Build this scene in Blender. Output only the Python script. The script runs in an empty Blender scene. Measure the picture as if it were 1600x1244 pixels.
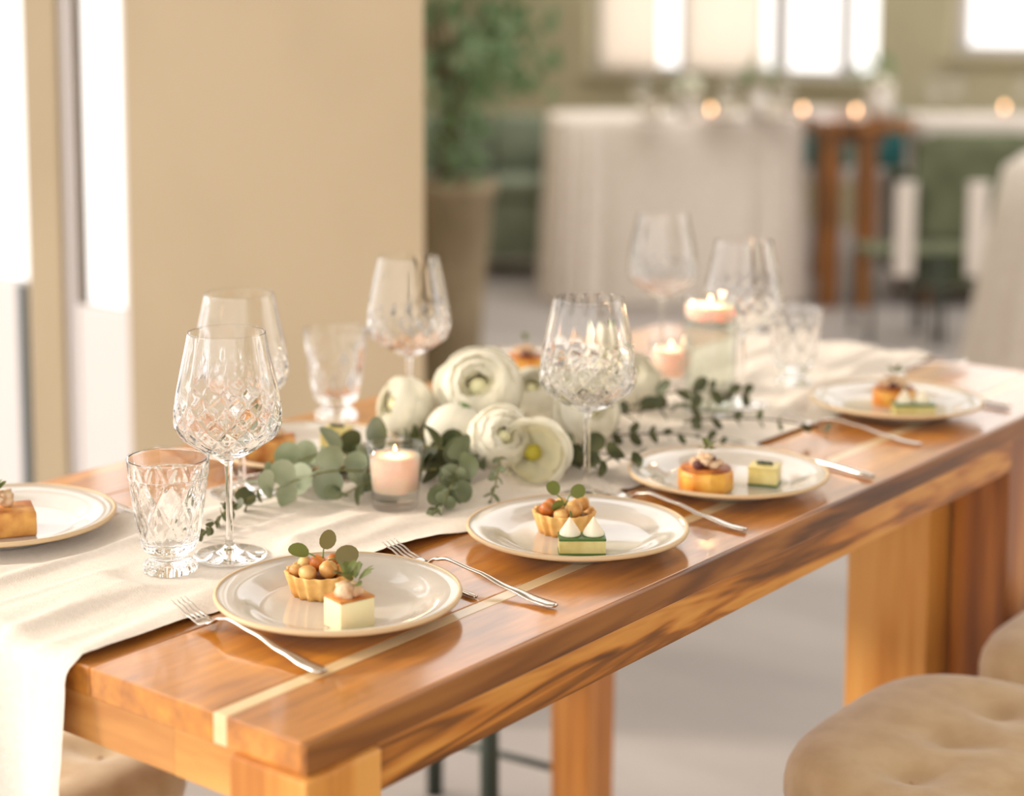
import bpy, bmesh, math, random
from mathutils import Vector, Matrix, Euler, noise

S = 0.75                      # one design unit in metres (lengths below are scaled by this when built)
T = 1.03                      # table top height in design units
PI = math.pi
C = bpy.context.scene.collection
rnd = random.Random(7)

# ------------------------------------------------------------------ camera, world, sun, exposure
scene = bpy.context.scene
cam_d = bpy.data.cameras.new('camera')
cam = bpy.data.objects.new('camera', cam_d)
C.objects.link(cam)
scene.camera = cam
FPX, PPX, PPY = 2831.26, 720.0, 345.0
right = Vector((0.7759, 0.6309, 0.0)).normalized()
fwd = Vector((-0.6261, 0.7701, -0.1227)).normalized()
right = (right - fwd * right.dot(fwd)).normalized()
up = right.cross(fwd)
M = Matrix((right, up, -fwd)).transposed().to_4x4()
M.translation = Vector((1.086, -1.117, 1.695)) * S
cam.matrix_world = M
cam_d.sensor_fit = 'HORIZONTAL'
cam_d.sensor_width = 36.0
cam_d.lens = FPX * 36.0 / 1600.0
cam_d.shift_x = (800 - PPX) / 1600.0
cam_d.shift_y = -(622 - PPY) / 1600.0
cam_d.clip_end = 100
cam_d.dof.use_dof = True
cam_d.dof.focus_distance = 2.06 * S
cam_d.dof.aperture_fstop = (cam_d.lens / 1000.0) / (0.0295 * S)

world = bpy.data.worlds.new('world')
scene.world = world
world.use_nodes = True
bg = world.node_tree.nodes['Background']
bg.inputs['Color'].default_value = (1.0, 0.955, 0.90, 1)
bg.inputs['Strength'].default_value = 1.75

sun_d = bpy.data.lights.new('sun', 'SUN')
sun_d.energy = 2.5
sun_d.angle = math.radians(9)
sun_d.color = (1.0, 0.86, 0.68)
sun = bpy.data.objects.new('sun', sun_d)
C.objects.link(sun)
sun.rotation_euler = Vector((-0.82, -0.48, 0.40)).to_track_quat('Z', 'Y').to_euler()

scene.view_settings.view_transform = 'Standard'
scene.view_settings.look = 'None'
scene.view_settings.gamma = 1
scene.view_settings.use_curve_mapping = False
scene.view_settings.exposure = 0.22
scene.cycles.max_bounces = 40
scene.cycles.transmission_bounces = 36
scene.cycles.transparent_max_bounces = 12
scene.cycles.diffuse_bounces = 4
scene.cycles.glossy_bounces = 12
scene.cycles.sample_clamp_indirect = 6.0
scene.cycles.blur_glossy = 0.5


# ------------------------------------------------------------------ helpers
def lin(c):
    return tuple((x / 255.0 / 12.92) if x <= 10 else ((x / 255.0 + 0.055) / 1.055) ** 2.4 for x in c) + (1.0,)


class MB:
    def __init__(self):
        self.v, self.f = [], []

    def add(self, vs, fs):
        o = len(self.v)
        self.v += [tuple(p) for p in vs]
        self.f += [tuple(i + o for i in q) for q in fs]
        return self

    def box(self, x0, x1, y0, y1, z0, z1):
        vs = [(x, y, z) for z in (z0, z1) for y in (y0, y1) for x in (x0, x1)]
        return self.add(vs, [(0, 2, 3, 1), (4, 5, 7, 6), (0, 1, 5, 4), (2, 6, 7, 3), (0, 4, 6, 2), (1, 3, 7, 5)])

    def prism(self, poly, z0, z1):
        n = len(poly)
        vs = [(x, y, z0) for x, y in poly] + [(x, y, z1) for x, y in poly]
        fs = [tuple(range(n - 1, -1, -1)), tuple(range(n, 2 * n))]
        fs += [(i, (i + 1) % n, n + (i + 1) % n, n + i) for i in range(n)]
        return self.add(vs, fs)

    def lathe(self, prof, seg=48, rad=None, cx=0, cy=0):
        """prof: (r, z) from bottom to top; rad(theta, r, z, i) may alter r. Zero radius closes."""
        vs, rows = [], []
        for i, (r, z) in enumerate(prof):
            if r < 1e-7:
                rows.append([len(vs)] * seg)
                vs.append((cx, cy, z))
            else:
                rows.append([len(vs) + k for k in range(seg)])
                for k in range(seg):
                    a = 2 * PI * k / seg
                    rr = rad(a, r, z, i) if rad else r
                    vs.append((cx + rr * math.cos(a), cy + rr * math.sin(a), z))
        fs = []
        for i in range(len(prof) - 1):
            A, B = rows[i], rows[i + 1]
            for k in range(seg):
                q = [A[k], A[(k + 1) % seg], B[(k + 1) % seg], B[k]]
                u = []
                for t in q:
                    if t not in u:
                        u.append(t)
                if len(u) > 2:
                    fs.append(tuple(u))
        return self.add(vs, fs)

    def tube(self, pts, r, seg=8, cap=True):
        pts = [Vector(p) for p in pts]
        n = len(pts)
        rs = r if isinstance(r, (list, tuple)) else [r] * n
        vs = []
        ref = None
        for i, p in enumerate(pts):
            d = (pts[min(i + 1, n - 1)] - pts[max(i - 1, 0)]).normalized()
            if ref is None:
                ref = Vector((0, 0, 1)) if abs(d.z) < 0.9 else Vector((1, 0, 0))
            a = d.cross(ref).normalized()
            b = a.cross(d).normalized()
            ref = b
            for k in range(seg):
                t = 2 * PI * k / seg
                vs.append(p + (a * math.cos(t) + b * math.sin(t)) * rs[i])
        fs = [(i * seg + k, i * seg + (k + 1) % seg, (i + 1) * seg + (k + 1) % seg, (i + 1) * seg + k)
              for i in range(n - 1) for k in range(seg)]
        if cap:
            fs += [tuple(range(seg - 1, -1, -1)), tuple(range((n - 1) * seg, n * seg))]
        return self.add(vs, fs)

    def ball(self, c, r, sub=2, sc=(1, 1, 1), jit=0.0, seed=0):
        bm = bmesh.new()
        bmesh.ops.create_icosphere(bm, subdivisions=sub, radius=1)
        vs = []
        for v in bm.verts:
            k = 1 + (noise.noise(v.co * 1.7 + Vector((seed * 3.1, 0, seed))) * jit if jit else 0)
            vs.append((c[0] + v.co.x * r * sc[0] * k, c[1] + v.co.y * r * sc[1] * k, c[2] + v.co.z * r * sc[2] * k))
        fs = [tuple(v.index for v in f.verts) for f in bm.faces]
        bm.free()
        return self.add(vs, fs)

    def grid(self, fn, nu, nv):
        vs = [fn(i / nu, j / nv) for j in range(nv + 1) for i in range(nu + 1)]
        w = nu + 1
        return self.add(vs, [(j * w + i, j * w + i + 1, (j + 1) * w + i + 1, (j + 1) * w + i) for j in range(nv) for i in range(nu)])

    def mesh(self, name, smooth=True, bevel=0, fix=True):
        me = bpy.data.meshes.new(name)
        me.from_pydata([(x * S, y * S, z * S) for x, y, z in self.v], [], self.f)
        if bevel or fix:
            bm = bmesh.new()
            bm.from_mesh(me)
            if fix:
                bmesh.ops.recalc_face_normals(bm, faces=bm.faces)
            if bevel:
                bmesh.ops.bevel(bm, geom=[e for e in bm.edges if e.calc_face_angle(0) > 0.6], offset=bevel * S, segments=2,
                                profile=0.6, affect='EDGES', clamp_overlap=True)
            bm.to_mesh(me)
            bm.free()
        if smooth:
            me.polygons.foreach_set('use_smooth', [True] * len(me.polygons))
        me.update()
        return me


def obj(name, m, material, parent=None, loc=(0, 0, 0), rot=(0, 0, 0), sc=1.0, smooth=True, bevel=0, fix=True, kind=None, label=None):
    """link ONE mesh object; m is an MB or an existing (shared) mesh"""
    me = m.mesh(name, smooth, bevel, fix) if isinstance(m, MB) else m
    if material is not None and not me.materials:
        me.materials.append(material)
    o = bpy.data.objects.new(name, me)
    C.objects.link(o)
    if parent is not None:
        o.parent = parent
    o.location = Vector(loc) * S
    if isinstance(rot, Matrix):
        o.rotation_euler = rot.to_euler()
    else:
        o.rotation_euler = rot
    o.scale = (sc, sc, sc) if not isinstance(sc, (tuple, list)) else sc
    if kind:
        o['kind'] = kind
    if label:
        o['label'] = label
    return o


def thing(name, label, cat, loc=(0, 0, 0), rotz=0.0, group=None, rot=None):
    o = bpy.data.objects.new(name, None)
    o.empty_display_size = 0.02
    C.objects.link(o)
    o.location = Vector(loc) * S
    o.rotation_euler = rot if rot is not None else (0, 0, rotz)
    return tag(o, label, cat, group)


def tag(o, label, cat, group=None):
    o['label'] = label
    o['category'] = cat
    if group:
        o['group'] = group
    return o


def struct(name, m, material, parent=None, **k):
    o = obj(name, m, material, parent, **k)
    if parent is None:
        o['kind'] = 'structure'
    return o


CACHE = {}


def cached(key, fn):
    if key not in CACHE:
        CACHE[key] = fn()
    return CACHE[key]


# ------------------------------------------------------------------ materials
def mat(name, col, rough=0.5, **kw):
    m = bpy.data.materials.new(name)
    m.use_nodes = True
    p = m.node_tree.nodes['Principled BSDF']
    p.inputs['Base Color'].default_value = lin(col)
    p.inputs['Roughness'].default_value = rough
    for k, v in kw.items():
        p.inputs[k.replace('_', ' ')].default_value = v
    return m


def nodes(m):
    t = m.node_tree
    return t.nodes, t.links, t.nodes['Principled BSDF']


def mottle(m, c1, c2, scale=12.0, detail=4, bump=0.0, bscale=None, stretch=(1, 1, 1), lo=0.35, hi=0.65):
    N, L, p = nodes(m)
    tc = N.new('ShaderNodeTexCoord')
    mp = N.new('ShaderNodeMapping')
    mp.inputs['Scale'].default_value = stretch
    L.new(tc.outputs['Object'], mp.inputs['Vector'])
    nz = N.new('ShaderNodeTexNoise')
    nz.inputs['Scale'].default_value = scale
    nz.inputs['Detail'].default_value = detail
    L.new(mp.outputs['Vector'], nz.inputs['Vector'])
    cr = N.new('ShaderNodeValToRGB')
    cr.color_ramp.elements[0].position = lo
    cr.color_ramp.elements[1].position = hi
    cr.color_ramp.elements[0].color = lin(c1)
    cr.color_ramp.elements[1].color = lin(c2)
    L.new(nz.outputs['Fac'], cr.inputs['Fac'])
    L.new(cr.outputs['Color'], p.inputs['Base Color'])
    if bump:
        n2 = N.new('ShaderNodeTexNoise')
        n2.inputs['Scale'].default_value = bscale or scale * 4
        n2.inputs['Detail'].default_value = 3
        L.new(mp.outputs['Vector'], n2.inputs['Vector'])
        b = N.new('ShaderNodeBump')
        b.inputs['Strength'].default_value = bump
        b.inputs['Distance'].default_value = 0.002
        L.new(n2.outputs['Fac'], b.inputs['Height'])
        L.new(b.outputs['Normal'], p.inputs['Normal'])
    return m


def wood(name, cols, axis='Y', ring=26.0, warp=1.3, nscale=9.0, rough=0.3, seed=0.0, coat=0.12, aniso=7.0):
    """grain along one axis: stretched noise warps fine bands; cols from dark to light"""
    m = mat(name, cols[1], rough)
    N, L, p = nodes(m)
    p.inputs['Coat Weight'].default_value = coat
    p.inputs['Coat Roughness'].default_value = 0.12
    tc = N.new('ShaderNodeTexCoord')
    oi = N.new('ShaderNodeObjectInfo')
    cmb = N.new('ShaderNodeCombineXYZ')
    for i in range(3):
        ml = N.new('ShaderNodeMath')
        ml.operation = 'MULTIPLY'
        ml.inputs[1].default_value = (17.3, 31.7, 11.9)[i]
        L.new(oi.outputs['Random'], ml.inputs[0])
        L.new(ml.outputs[0], cmb.inputs[i])
    ad = N.new('ShaderNodeVectorMath')
    ad.operation = 'ADD'
    L.new(tc.outputs['Object'], ad.inputs[0])
    L.new(cmb.outputs[0], ad.inputs[1])
    mp = N.new('ShaderNodeMapping')
    sc = {'X': (1 / aniso, 1, 1), 'Y': (1, 1 / aniso, 1), 'Z': (1, 1, 1 / aniso)}[axis]
    mp.inputs['Scale'].default_value = sc
    mp.inputs['Location'].default_value = (seed, seed * 1.7, seed * 0.6)
    L.new(ad.outputs[0], mp.inputs['Vector'])
    big = N.new('ShaderNodeTexNoise')
    big.inputs['Scale'].default_value = nscale
    big.inputs['Detail'].default_value = 3
    big.inputs['Distortion'].default_value = warp
    L.new(mp.outputs[0], big.inputs['Vector'])
    mul = N.new('ShaderNodeMath')
    mul.operation = 'MULTIPLY'
    mul.inputs[1].default_value = ring
    L.new(big.outputs['Fac'], mul.inputs[0])
    sn = N.new('ShaderNodeMath')
    sn.operation = 'SINE'
    L.new(mul.outputs[0], sn.inputs[0])
    fine = N.new('ShaderNodeTexNoise')
    fine.inputs['Scale'].default_value = 90.0
    fine.inputs['Detail'].default_value = 4
    L.new(mp.outputs[0], fine.inputs['Vector'])
    ma = N.new('ShaderNodeMath')
    ma.operation = 'MULTIPLY_ADD'
    ma.inputs[1].default_value = 0.20
    ma.inputs[2].default_value = 0.12
    L.new(sn.outputs[0], ma.inputs[0])
    a2 = N.new('ShaderNodeMath')
    a2.operation = 'MULTIPLY_ADD'
    a2.inputs[1].default_value = 0.42
    L.new(fine.outputs['Fac'], a2.inputs[0])
    L.new(ma.outputs[0], a2.inputs[2])
    a3 = N.new('ShaderNodeMath')
    a3.operation = 'MULTIPLY_ADD'
    a3.inputs[1].default_value = 0.42
    L.new(big.outputs['Fac'], a3.inputs[0])
    L.new(a2.outputs[0], a3.inputs[2])
    cr = N.new('ShaderNodeValToRGB')
    e = cr.color_ramp.elements
    e[0].position = 0.22
    e[1].position = 0.86
    e[0].color = lin(cols[0])
    e[1].color = lin(cols[2])
    k = cr.color_ramp.elements.new(0.52)
    k.color = lin(cols[1])
    L.new(a3.outputs[0], cr.inputs['Fac'])
    L.new(cr.outputs['Color'], p.inputs['Base Color'])
    b = N.new('ShaderNodeBump')
    b.inputs['Strength'].default_value = 0.05
    b.inputs['Distance'].default_value = 0.001
    L.new(fine.outputs['Fac'], b.inputs['Height'])
    L.new(b.outputs['Normal'], p.inputs['Normal'])
    return m


W_HONEY = wood('honey_wood', [(150, 88, 26), (224, 146, 46), (244, 190, 100)], 'Y', ring=9, coat=0.95)
W_TAN = wood('tan_wood', [(124, 70, 26), (212, 138, 54), (240, 184, 104)], 'Y', ring=8, seed=3, coat=0.95)
W_BROWN = wood('brown_wood', [(66, 36, 18), (128, 78, 42), (176, 122, 74)], 'Y', ring=20, seed=5, rough=0.38)
W_GRAIN = wood('strong_grain_wood', [(70, 32, 10), (186, 116, 42), (222, 160, 78)], 'Y', ring=26, warp=1.6, nscale=16, aniso=11, seed=8, rough=0.36)
W_EDGE = wood('dark_edge_wood', [(66, 34, 10), (128, 76, 28), (168, 110, 48)], 'Y', ring=20, nscale=18, aniso=12, seed=15, rough=0.4)
W_PALE = wood('pale_inlay_wood', [(216, 176, 120), (232, 200, 150), (240, 214, 170)], 'Y', ring=5, seed=2, coat=0.8)
W_ENDX = wood('end_board_wood', [(120, 70, 28), (170, 108, 50), (204, 146, 80)], 'X', ring=14, seed=4)
W_ENDL = wood('light_end_board_wood', [(180, 118, 54), (216, 158, 84), (236, 186, 116)], 'X', ring=14, seed=6)
W_LEG = wood('leg_wood', [(176, 108, 44), (214, 146, 68), (232, 174, 98)], 'Z', ring=12, seed=9, aniso=14)
W_LEG_SHADE = wood('shaded_leg_wood', [(120, 66, 24), (172, 104, 44), (206, 142, 74)], 'Z', ring=12, seed=12, aniso=14)  # leg wood with shade put into the colour, for one far leg
W_DARK = wood('dark_brown_wood', [(92, 54, 20), (150, 94, 38), (182, 124, 58)], 'Z', ring=10, seed=1)

M_LINEN = mottle(mat('runner_linen', (232, 222, 208), 0.92, Sheen_Weight=0.15), (230, 219, 208), (236, 226, 215), 200, 2, 0.3, 700)
M_SKIRT = mottle(mat('skirt_cloth', (228, 217, 208), 0.95), (223, 211, 200), (233, 223, 215), 40, 2)
M_PORC = mottle(mat('cream_glaze', (206, 199, 192), 0.10, Coat_Weight=0.5, Coat_Roughness=0.05), (201, 193, 186), (212, 206, 199), 14, 3)
M_RIM = mat('bare_clay_rim', (216, 188, 150), 0.45)


def glass(name, col=(255, 255, 255), rough=0.0, ior=1.47):
    return mat(name, col, rough, Transmission_Weight=1.0, IOR=ior)




def clear_glass(name, refr, col=(252, 252, 252), ior=1.5):
    """thin clear glass: mostly passed straight through and mirrored by Fresnel, partly refracted by its cuts"""
    m = bpy.data.materials.new(name)
    m.use_nodes = True
    N, L = m.node_tree.nodes, m.node_tree.links
    N.remove(N['Principled BSDF'])
    tr = N.new('ShaderNodeBsdfTransparent')
    tr.inputs['Color'].default_value = lin(col)
    gl = N.new('ShaderNodeBsdfGlossy')
    gl.inputs['Roughness'].default_value = 0.02
    fr = N.new('ShaderNodeFresnel')
    # same mirror strength on both faces of the wall (no total reflection inside a thin wall)
    ge = N.new('ShaderNodeNewGeometry')
    mr = N.new('ShaderNodeMapRange')
    mr.inputs['To Min'].default_value = ior
    mr.inputs['To Max'].default_value = 1.0 / ior
    L.new(ge.outputs['Backfacing'], mr.inputs['Value'])
    L.new(mr.outputs[0], fr.inputs['IOR'])
    thin = N.new('ShaderNodeMixShader')
    L.new(fr.outputs[0], thin.inputs[0])
    L.new(tr.outputs[0], thin.inputs[1])
    L.new(gl.outputs[0], thin.inputs[2])
    ref = N.new('ShaderNodeBsdfGlass')
    ref.inputs['IOR'].default_value = ior
    ref.inputs['Roughness'].default_value = 0.0
    mx = N.new('ShaderNodeMixShader')
    mx.inputs[0].default_value = refr
    L.new(thin.outputs[0], mx.inputs[1])
    L.new(ref.outputs[0], mx.inputs[2])
    L.new(mx.outputs[0], N['Material Output'].inputs['Surface'])
    return m


M_GLASS = glass('crystal_glass', (255, 255, 255), 0.0, 1.45)
M_CUP = clear_glass('clear_cup_glass', 0.0)
M_PANE = glass('window_glass', ior=1.05)
M_WATER = clear_glass('water', 0.0, (246, 250, 244), 1.15)
M_SILVER = mat('silver', (214, 206, 198), 0.16, Metallic=1.0)
M_WAX = mat('white_wax', (255, 238, 226), 0.55, Subsurface_Weight=0.6, Subsurface_Scale=0.03)
M_WICK = mat('wick', (40, 30, 26), 0.9)
M_FLAME = mat('flame', (255, 190, 110), 0.5, Emission_Color=lin((255, 196, 140)), Emission_Strength=10.0)
M_GLOWWAX = mat('lit_wax', (255, 226, 206), 0.5, Subsurface_Weight=0.7, Subsurface_Scale=0.04)


def translucent(name, col, fac=0.3, rough=0.7):
    m = mat(name, col, rough)
    N, L, p = nodes(m)
    tr = N.new('ShaderNodeBsdfTranslucent')
    tr.inputs['Color'].default_value = lin(col)
    mx = N.new('ShaderNodeMixShader')
    mx.inputs[0].default_value = fac
    out = N['Material Output']
    L.new(p.outputs[0], mx.inputs[1])
    L.new(tr.outputs[0], mx.inputs[2])
    L.new(mx.outputs[0], out.inputs['Surface'])
    return m


M_PETAL = translucent('white_petal', (255, 252, 240), 0.36, 0.75)
M_PETAL_IN = translucent('inner_petal', (253, 248, 222), 0.36, 0.75)
M_HEART = mat('flower_heart', (178, 166, 52), 0.7)
M_HEART_G = mat('green_flower_heart', (238, 234, 190), 0.7)
M_STEM = mat('green_stem', (108, 134, 72), 0.6)
M_EUC = mottle(translucent('eucalyptus_leaf', (128, 136, 104), 0.15, 0.55), (106, 118, 82), (158, 166, 136), 20, 2)
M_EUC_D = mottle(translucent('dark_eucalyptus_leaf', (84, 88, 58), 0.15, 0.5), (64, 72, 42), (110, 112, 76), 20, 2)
M_EUC_S = mottle(translucent('silvery_eucalyptus_leaf', (158, 166, 142), 0.15, 0.6), (138, 150, 120), (182, 190, 166), 20, 2)
M_TWIG = mat('eucalyptus_twig', (134, 132, 84), 0.7)
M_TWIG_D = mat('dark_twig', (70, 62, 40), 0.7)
M_SHEER = translucent('sheer_curtain', (246, 232, 216), 0.65, 0.9)

M_CRUST = mottle(mat('shortcrust', (228, 176, 98), 0.65), (214, 152, 74), (240, 196, 122), 60, 3, 0.3, 220)
M_NUT = mottle(mat('roasted_nut', (216, 168, 96), 0.45), (190, 126, 58), (232, 192, 124), 50, 3)
M_NUT2 = mottle(mat('glazed_nut', (196, 110, 44), 0.35), (168, 84, 30), (218, 138, 60), 60, 3)
M_FILL = mat('dark_filling', (110, 60, 26), 0.5)
M_GOLD = mottle(mat('golden_custard', (232, 160, 52), 0.4), (216, 124, 28), (244, 188, 84), 45, 2, 0.15, 160)
M_GOLDTOP = mottle(mat('browned_top', (178, 96, 34), 0.45), (140, 66, 22), (210, 128, 52), 60, 3)
M_TOAST = mottle(mat('toasted_side', (214, 142, 62), 0.6), (178, 98, 36), (236, 178, 96), 38, 3, 0.25, 200)
M_CREAM = mat('white_cream', (246, 236, 214), 0.5, Subsurface_Weight=0.3, Subsurface_Scale=0.01)
M_CHEESE = mat('pale_cheese', (246, 232, 186), 0.5, Subsurface_Weight=0.3, Subsurface_Scale=0.01)
M_TOPPING = mottle(mat('chopped_mushroom', (222, 186, 144), 0.6), (196, 146, 104), (238, 212, 178), 90, 3)
M_TOPPING_D = mat('purple_bits', (96, 52, 50), 0.6)
M_CUC = mottle(mat('cucumber_flesh', (218, 200, 128), 0.4), (206, 186, 108), (230, 216, 150), 50, 3)
M_SKIN = mat('cucumber_skin', (74, 108, 38), 0.35)
M_HERB = translucent('herb_leaf', (112, 122, 62), 0.25, 0.5)
M_HERB_R = translucent('reddish_herb_leaf', (122, 112, 66), 0.25, 0.5)
M_HERB_D = mat('dark_herb', (44, 58, 26), 0.6)

M_SEAT = mottle(mat('beige_velvet', (204, 176, 138), 0.9, Sheen_Weight=0.5, Sheen_Roughness=0.4), (197, 167, 128), (211, 185, 148), 30, 4)
M_METAL = mat('dark_green_metal', (58, 66, 58), 0.4, Metallic=0.3)
M_PILLAR = mottle(mat('pillar_paint', (160, 144, 119), 0.9), (157, 141, 116), (163, 147, 122), 2.5, 2)
M_WALL = mottle(mat('olive_wall_paint', (180, 171, 142), 0.92), (176, 167, 138), (184, 175, 146), 2.0, 2)
M_WHITE = mat('white_door_paint', (206, 200, 200), 0.5)
M_CEIL = mat('ceiling_paint', (232, 226, 214), 0.95)
M_FLOOR = mottle(mat('floor_stone', (168, 160, 156), 0.55), (160, 152, 149), (176, 168, 164), 1.6, 4, stretch=(1, 2.2, 1))
M_SAGE = mottle(mat('sage_fabric', (122, 130, 112), 0.95), (114, 122, 104), (130, 138, 120), 9, 2)
M_OLIVE = mottle(mat('olive_fabric', (92, 97, 72), 0.95), (84, 89, 64), (102, 107, 82), 9, 2)
M_TEAL = mat('teal_cushion', (52, 116, 118), 0.9)
M_CHAIRW = mat('white_chair_paint', (224, 214, 206), 0.5)
M_POT = mottle(mat('tan_clay_pot', (142, 126, 100), 0.9), (132, 116, 90), (152, 136, 110), 8, 3)
M_SOIL = mat('soil', (60, 46, 32), 1.0)
M_FOL = mottle(translucent('potted_leaf', (116, 146, 104), 0.3, 0.6), (84, 114, 66), (150, 174, 138), 5, 2)
M_BARK = mat('bark', (104, 88, 62), 0.9)
M_DARK = mat('dark_gap', (70, 84, 90), 0.6)


# ------------------------------------------------------------------ the setting
struct('floor', MB().prism([(-12, -7), (7, -7), (7, 10.3), (-10.2, 10.3), (-2.2, 2.3), (-12, 2.3)], -0.08, 0.0), M_FLOOR, smooth=False)
H_C = 4.2
struct('added_ceiling', MB().box(-2.58, 3.6, -3.0, 4.0, H_C - 0.4, H_C), M_CEIL)  # unseen slab added to cut overhead sky light, stops short of the back
# pillar wall facing the camera, splayed on its far side
struct('wall_pillar', MB().prism([(-2.58, 2.0), (-1.556, 2.0), (-1.82, 2.30), (-2.58, 2.30)], 0, H_C), M_PILLAR, smooth=False)
# side wall running back from the pillar to the far corner
struct('wall_left', MB().prism([(-2.30, 2.30), (-2.15, 2.30), (-9.75, 10.0), (-9.95, 10.0)], 0, H_C), M_WALL, smooth=False)
# wall between the two glazed doors
struct('wall_jamb', MB().box(-2.985, -2.835, 1.985, 2.03, 0, H_C), M_PILLAR, smooth=False, bevel=0.004)
# added wall out of view, cuts sky light from the right
struct('added_wall_right', MB().box(3.4, 3.6, -1.0, 3.2, 0, H_C), M_WALL, smooth=False)


def glazed_door(name, x0, x1, y, sill, stile):
    """white door leaf: solid lower panel, glass above, stiles and rails"""
    d = bpy.data.objects.new(name, None)
    C.objects.link(d)
    d['kind'] = 'structure'
    f = MB()
    f.box(x0, x0 + stile, y, y + 0.05, 0, 3.3)
    f.box(x1 - stile * 0.4, x1, y, y + 0.05, 0, 3.3)
    f.box(x0 + stile, x1 - stile * 0.4, y, y + 0.05, 3.2, 3.3)
    obj('door_frame', f, M_WHITE, d, smooth=False)
    obj('lower_panel', MB().box(x0 + stile, x1 - stile * 0.4, y + 0.004, y + 0.046, 0.0, sill), M_WHITE, d, smooth=False, bevel=0.006)
    obj('glass_pane', MB().box(x0 + stile, x1 - stile * 0.4, y + 0.02, y + 0.03, sill, 3.2), M_PANE, d, smooth=False)
    obj('lintel', MB().box(x0, x1, y, y + 0.2, 3.3, H_C), M_PILLAR, d, smooth=False)
    return d


glazed_door('door_1', -2.835, -2.58, 2.0, 0.865, 0.035)
glazed_door('door_2', -4.1, -2.986, 2.0, 0.90, 0.02)
struct('gap_strip_1', MB().box(-3.035, -3.012, 1.985, 1.999, 0, 0.90), M_DARK, smooth=False)  # solid dark strip standing in for the dark gap line at the door

# back wall with two windows: built of pieces around the openings
YB = 10.0
W1 = (-6.74, -4.39, 1.14, 3.7)
W2 = (-3.88, -2.30, 1.33, 3.7)
wb = MB()
wb.box(-9.95, W1[0], YB, YB + 0.3, 0, H_C)
wb.box(W1[0], W1[1], YB, YB + 0.3, 0, W1[2])
wb.box(W1[0], W1[1], YB, YB + 0.3, W1[3], H_C)
wb.box(W1[1], W2[0], YB, YB + 0.3, 0, H_C)
wb.box(W2[0], W2[1], YB, YB + 0.3, 0, W2[2])
wb.box(W2[0], W2[1], YB, YB + 0.3, W2[3], H_C)
wb.box(W2[1], 3.6, YB, YB + 0.3, 0, H_C)
struct('wall_back', wb, M_WALL, smooth=False)


def window(name, w, mull, sheer):
    x0, x1, z0, z1 = w
    d = bpy.data.objects.new(name, None)
    C.objects.link(d)
    d['kind'] = 'structure'
    f = MB()
    t = 0.05
    f.box(x0, x1, YB + 0.12, YB + 0.2, z0, z0 + t)
    f.box(x0, x1, YB + 0.12, YB + 0.2, z1 - t, z1)
    f.box(x0, x0 + t, YB + 0.12, YB + 0.2, z0 + t, z1 - t)
    f.box(x1 - t, x1, YB + 0.12, YB + 0.2, z0 + t, z1 - t)
    obj('window_frame', f, M_WHITE, d, smooth=False)
    obj('window_sill', MB().box(x0 - 0.04, x1 + 0.04, YB - 0.06, YB + 0.12, z0 - 0.05, z0), M_WALL, d, smooth=False, bevel=0.01)
    xs = [x0 + t]
    for mx, mw in mull:
        obj('mullion', MB().box(mx - mw / 2, mx + mw / 2, YB + 0.12, YB + 0.2, z0 + t, z1 - t), M_WHITE, d, smooth=False)
        xs += [mx - mw / 2, mx + mw / 2]
    xs.append(x1 - t)
    for i in range(0, len(xs), 2):
        obj('window_pane', MB().box(xs[i], xs[i + 1], YB + 0.155, YB + 0.165, z0 + t, z1 - t), M_PANE, d, smooth=False)
    for a, b in sheer:
        n = 24
        obj('sheer_curtain', MB().grid(lambda u, v: (a + (b - a) * u, YB + 0.08 + 0.02 * math.sin(u * n), z0 + 0.02 + (z1 - z0 - 0.05) * v), 60, 2),
            M_SHEER, d)
    return d


window('window_1', W1, [(-5.98, 0.06), (-5.20, 0.10), (-4.70, 0.07)], [(-6.66, -6.14), (-5.93, -5.28)])
window('window_2', W2, [(-3.1, 0.07)], [])
struct('baseboard_back', MB().box(-9.7, 3.4, YB - 0.03, YB, 0, 0.14), M_WHITE, smooth=False)

# ------------------------------------------------------------------ the long table
TL = 1.99
table = thing('dining_table', 'long polished wooden dining table with pale inlay strips set for dinner', 'table', (0, 0, 0))
ZS = T - 0.031
for x0, x1, m in ((-0.0062, 0.0, W_EDGE), (-0.1035, -0.0064, W_TAN), (-0.300, -0.1225, W_HONEY), (-0.462, -0.301, W_TAN), (-0.620, -0.463, W_HONEY),
                  (-0.780, -0.639, W_TAN), (-0.905, -0.781, W_HONEY)):
    obj('top_board', MB().box(x0, x1, 0, TL, ZS, T), m, table, smooth=False, bevel=0.0016)
for x0, x1 in ((-0.1225, -0.1035), (-0.639, -0.620)):
    obj('inlay_strip', MB().box(x0 + 0.0003, x1 - 0.0003, 0.0005, TL - 0.0005, ZS + 0.0005, T - 0.0003), W_PALE, table, smooth=False, bevel=0.001,
        label='pale wood inlay strip')
ZA = 0.951
obj('side_apron', MB().box(-0.024, -0.0015, 0.094, 1.5985, ZA, ZS), W_GRAIN, table, smooth=False, bevel=0.001)
obj('side_apron', MB().box(-0.9035, -0.881, 0.094, 1.583, ZA, ZS), W_GRAIN, table, smooth=False, bevel=0.001)
obj('end_apron', MB().box(-0.81, -0.178, 0.002, 0.024, ZA, ZS), W_ENDX, table, smooth=False, bevel=0.001)
obj('end_apron', MB().box(-0.178, -0.092, 0.0015, 0.024, ZA, ZS), W_ENDL, table, smooth=False, bevel=0.001, label='lighter board at the near end of the table')
obj('end_apron', MB().box(-0.80, -0.25, 1.66, 1.68, ZA, ZS), W_ENDX, table, smooth=False, bevel=0.001)


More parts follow.
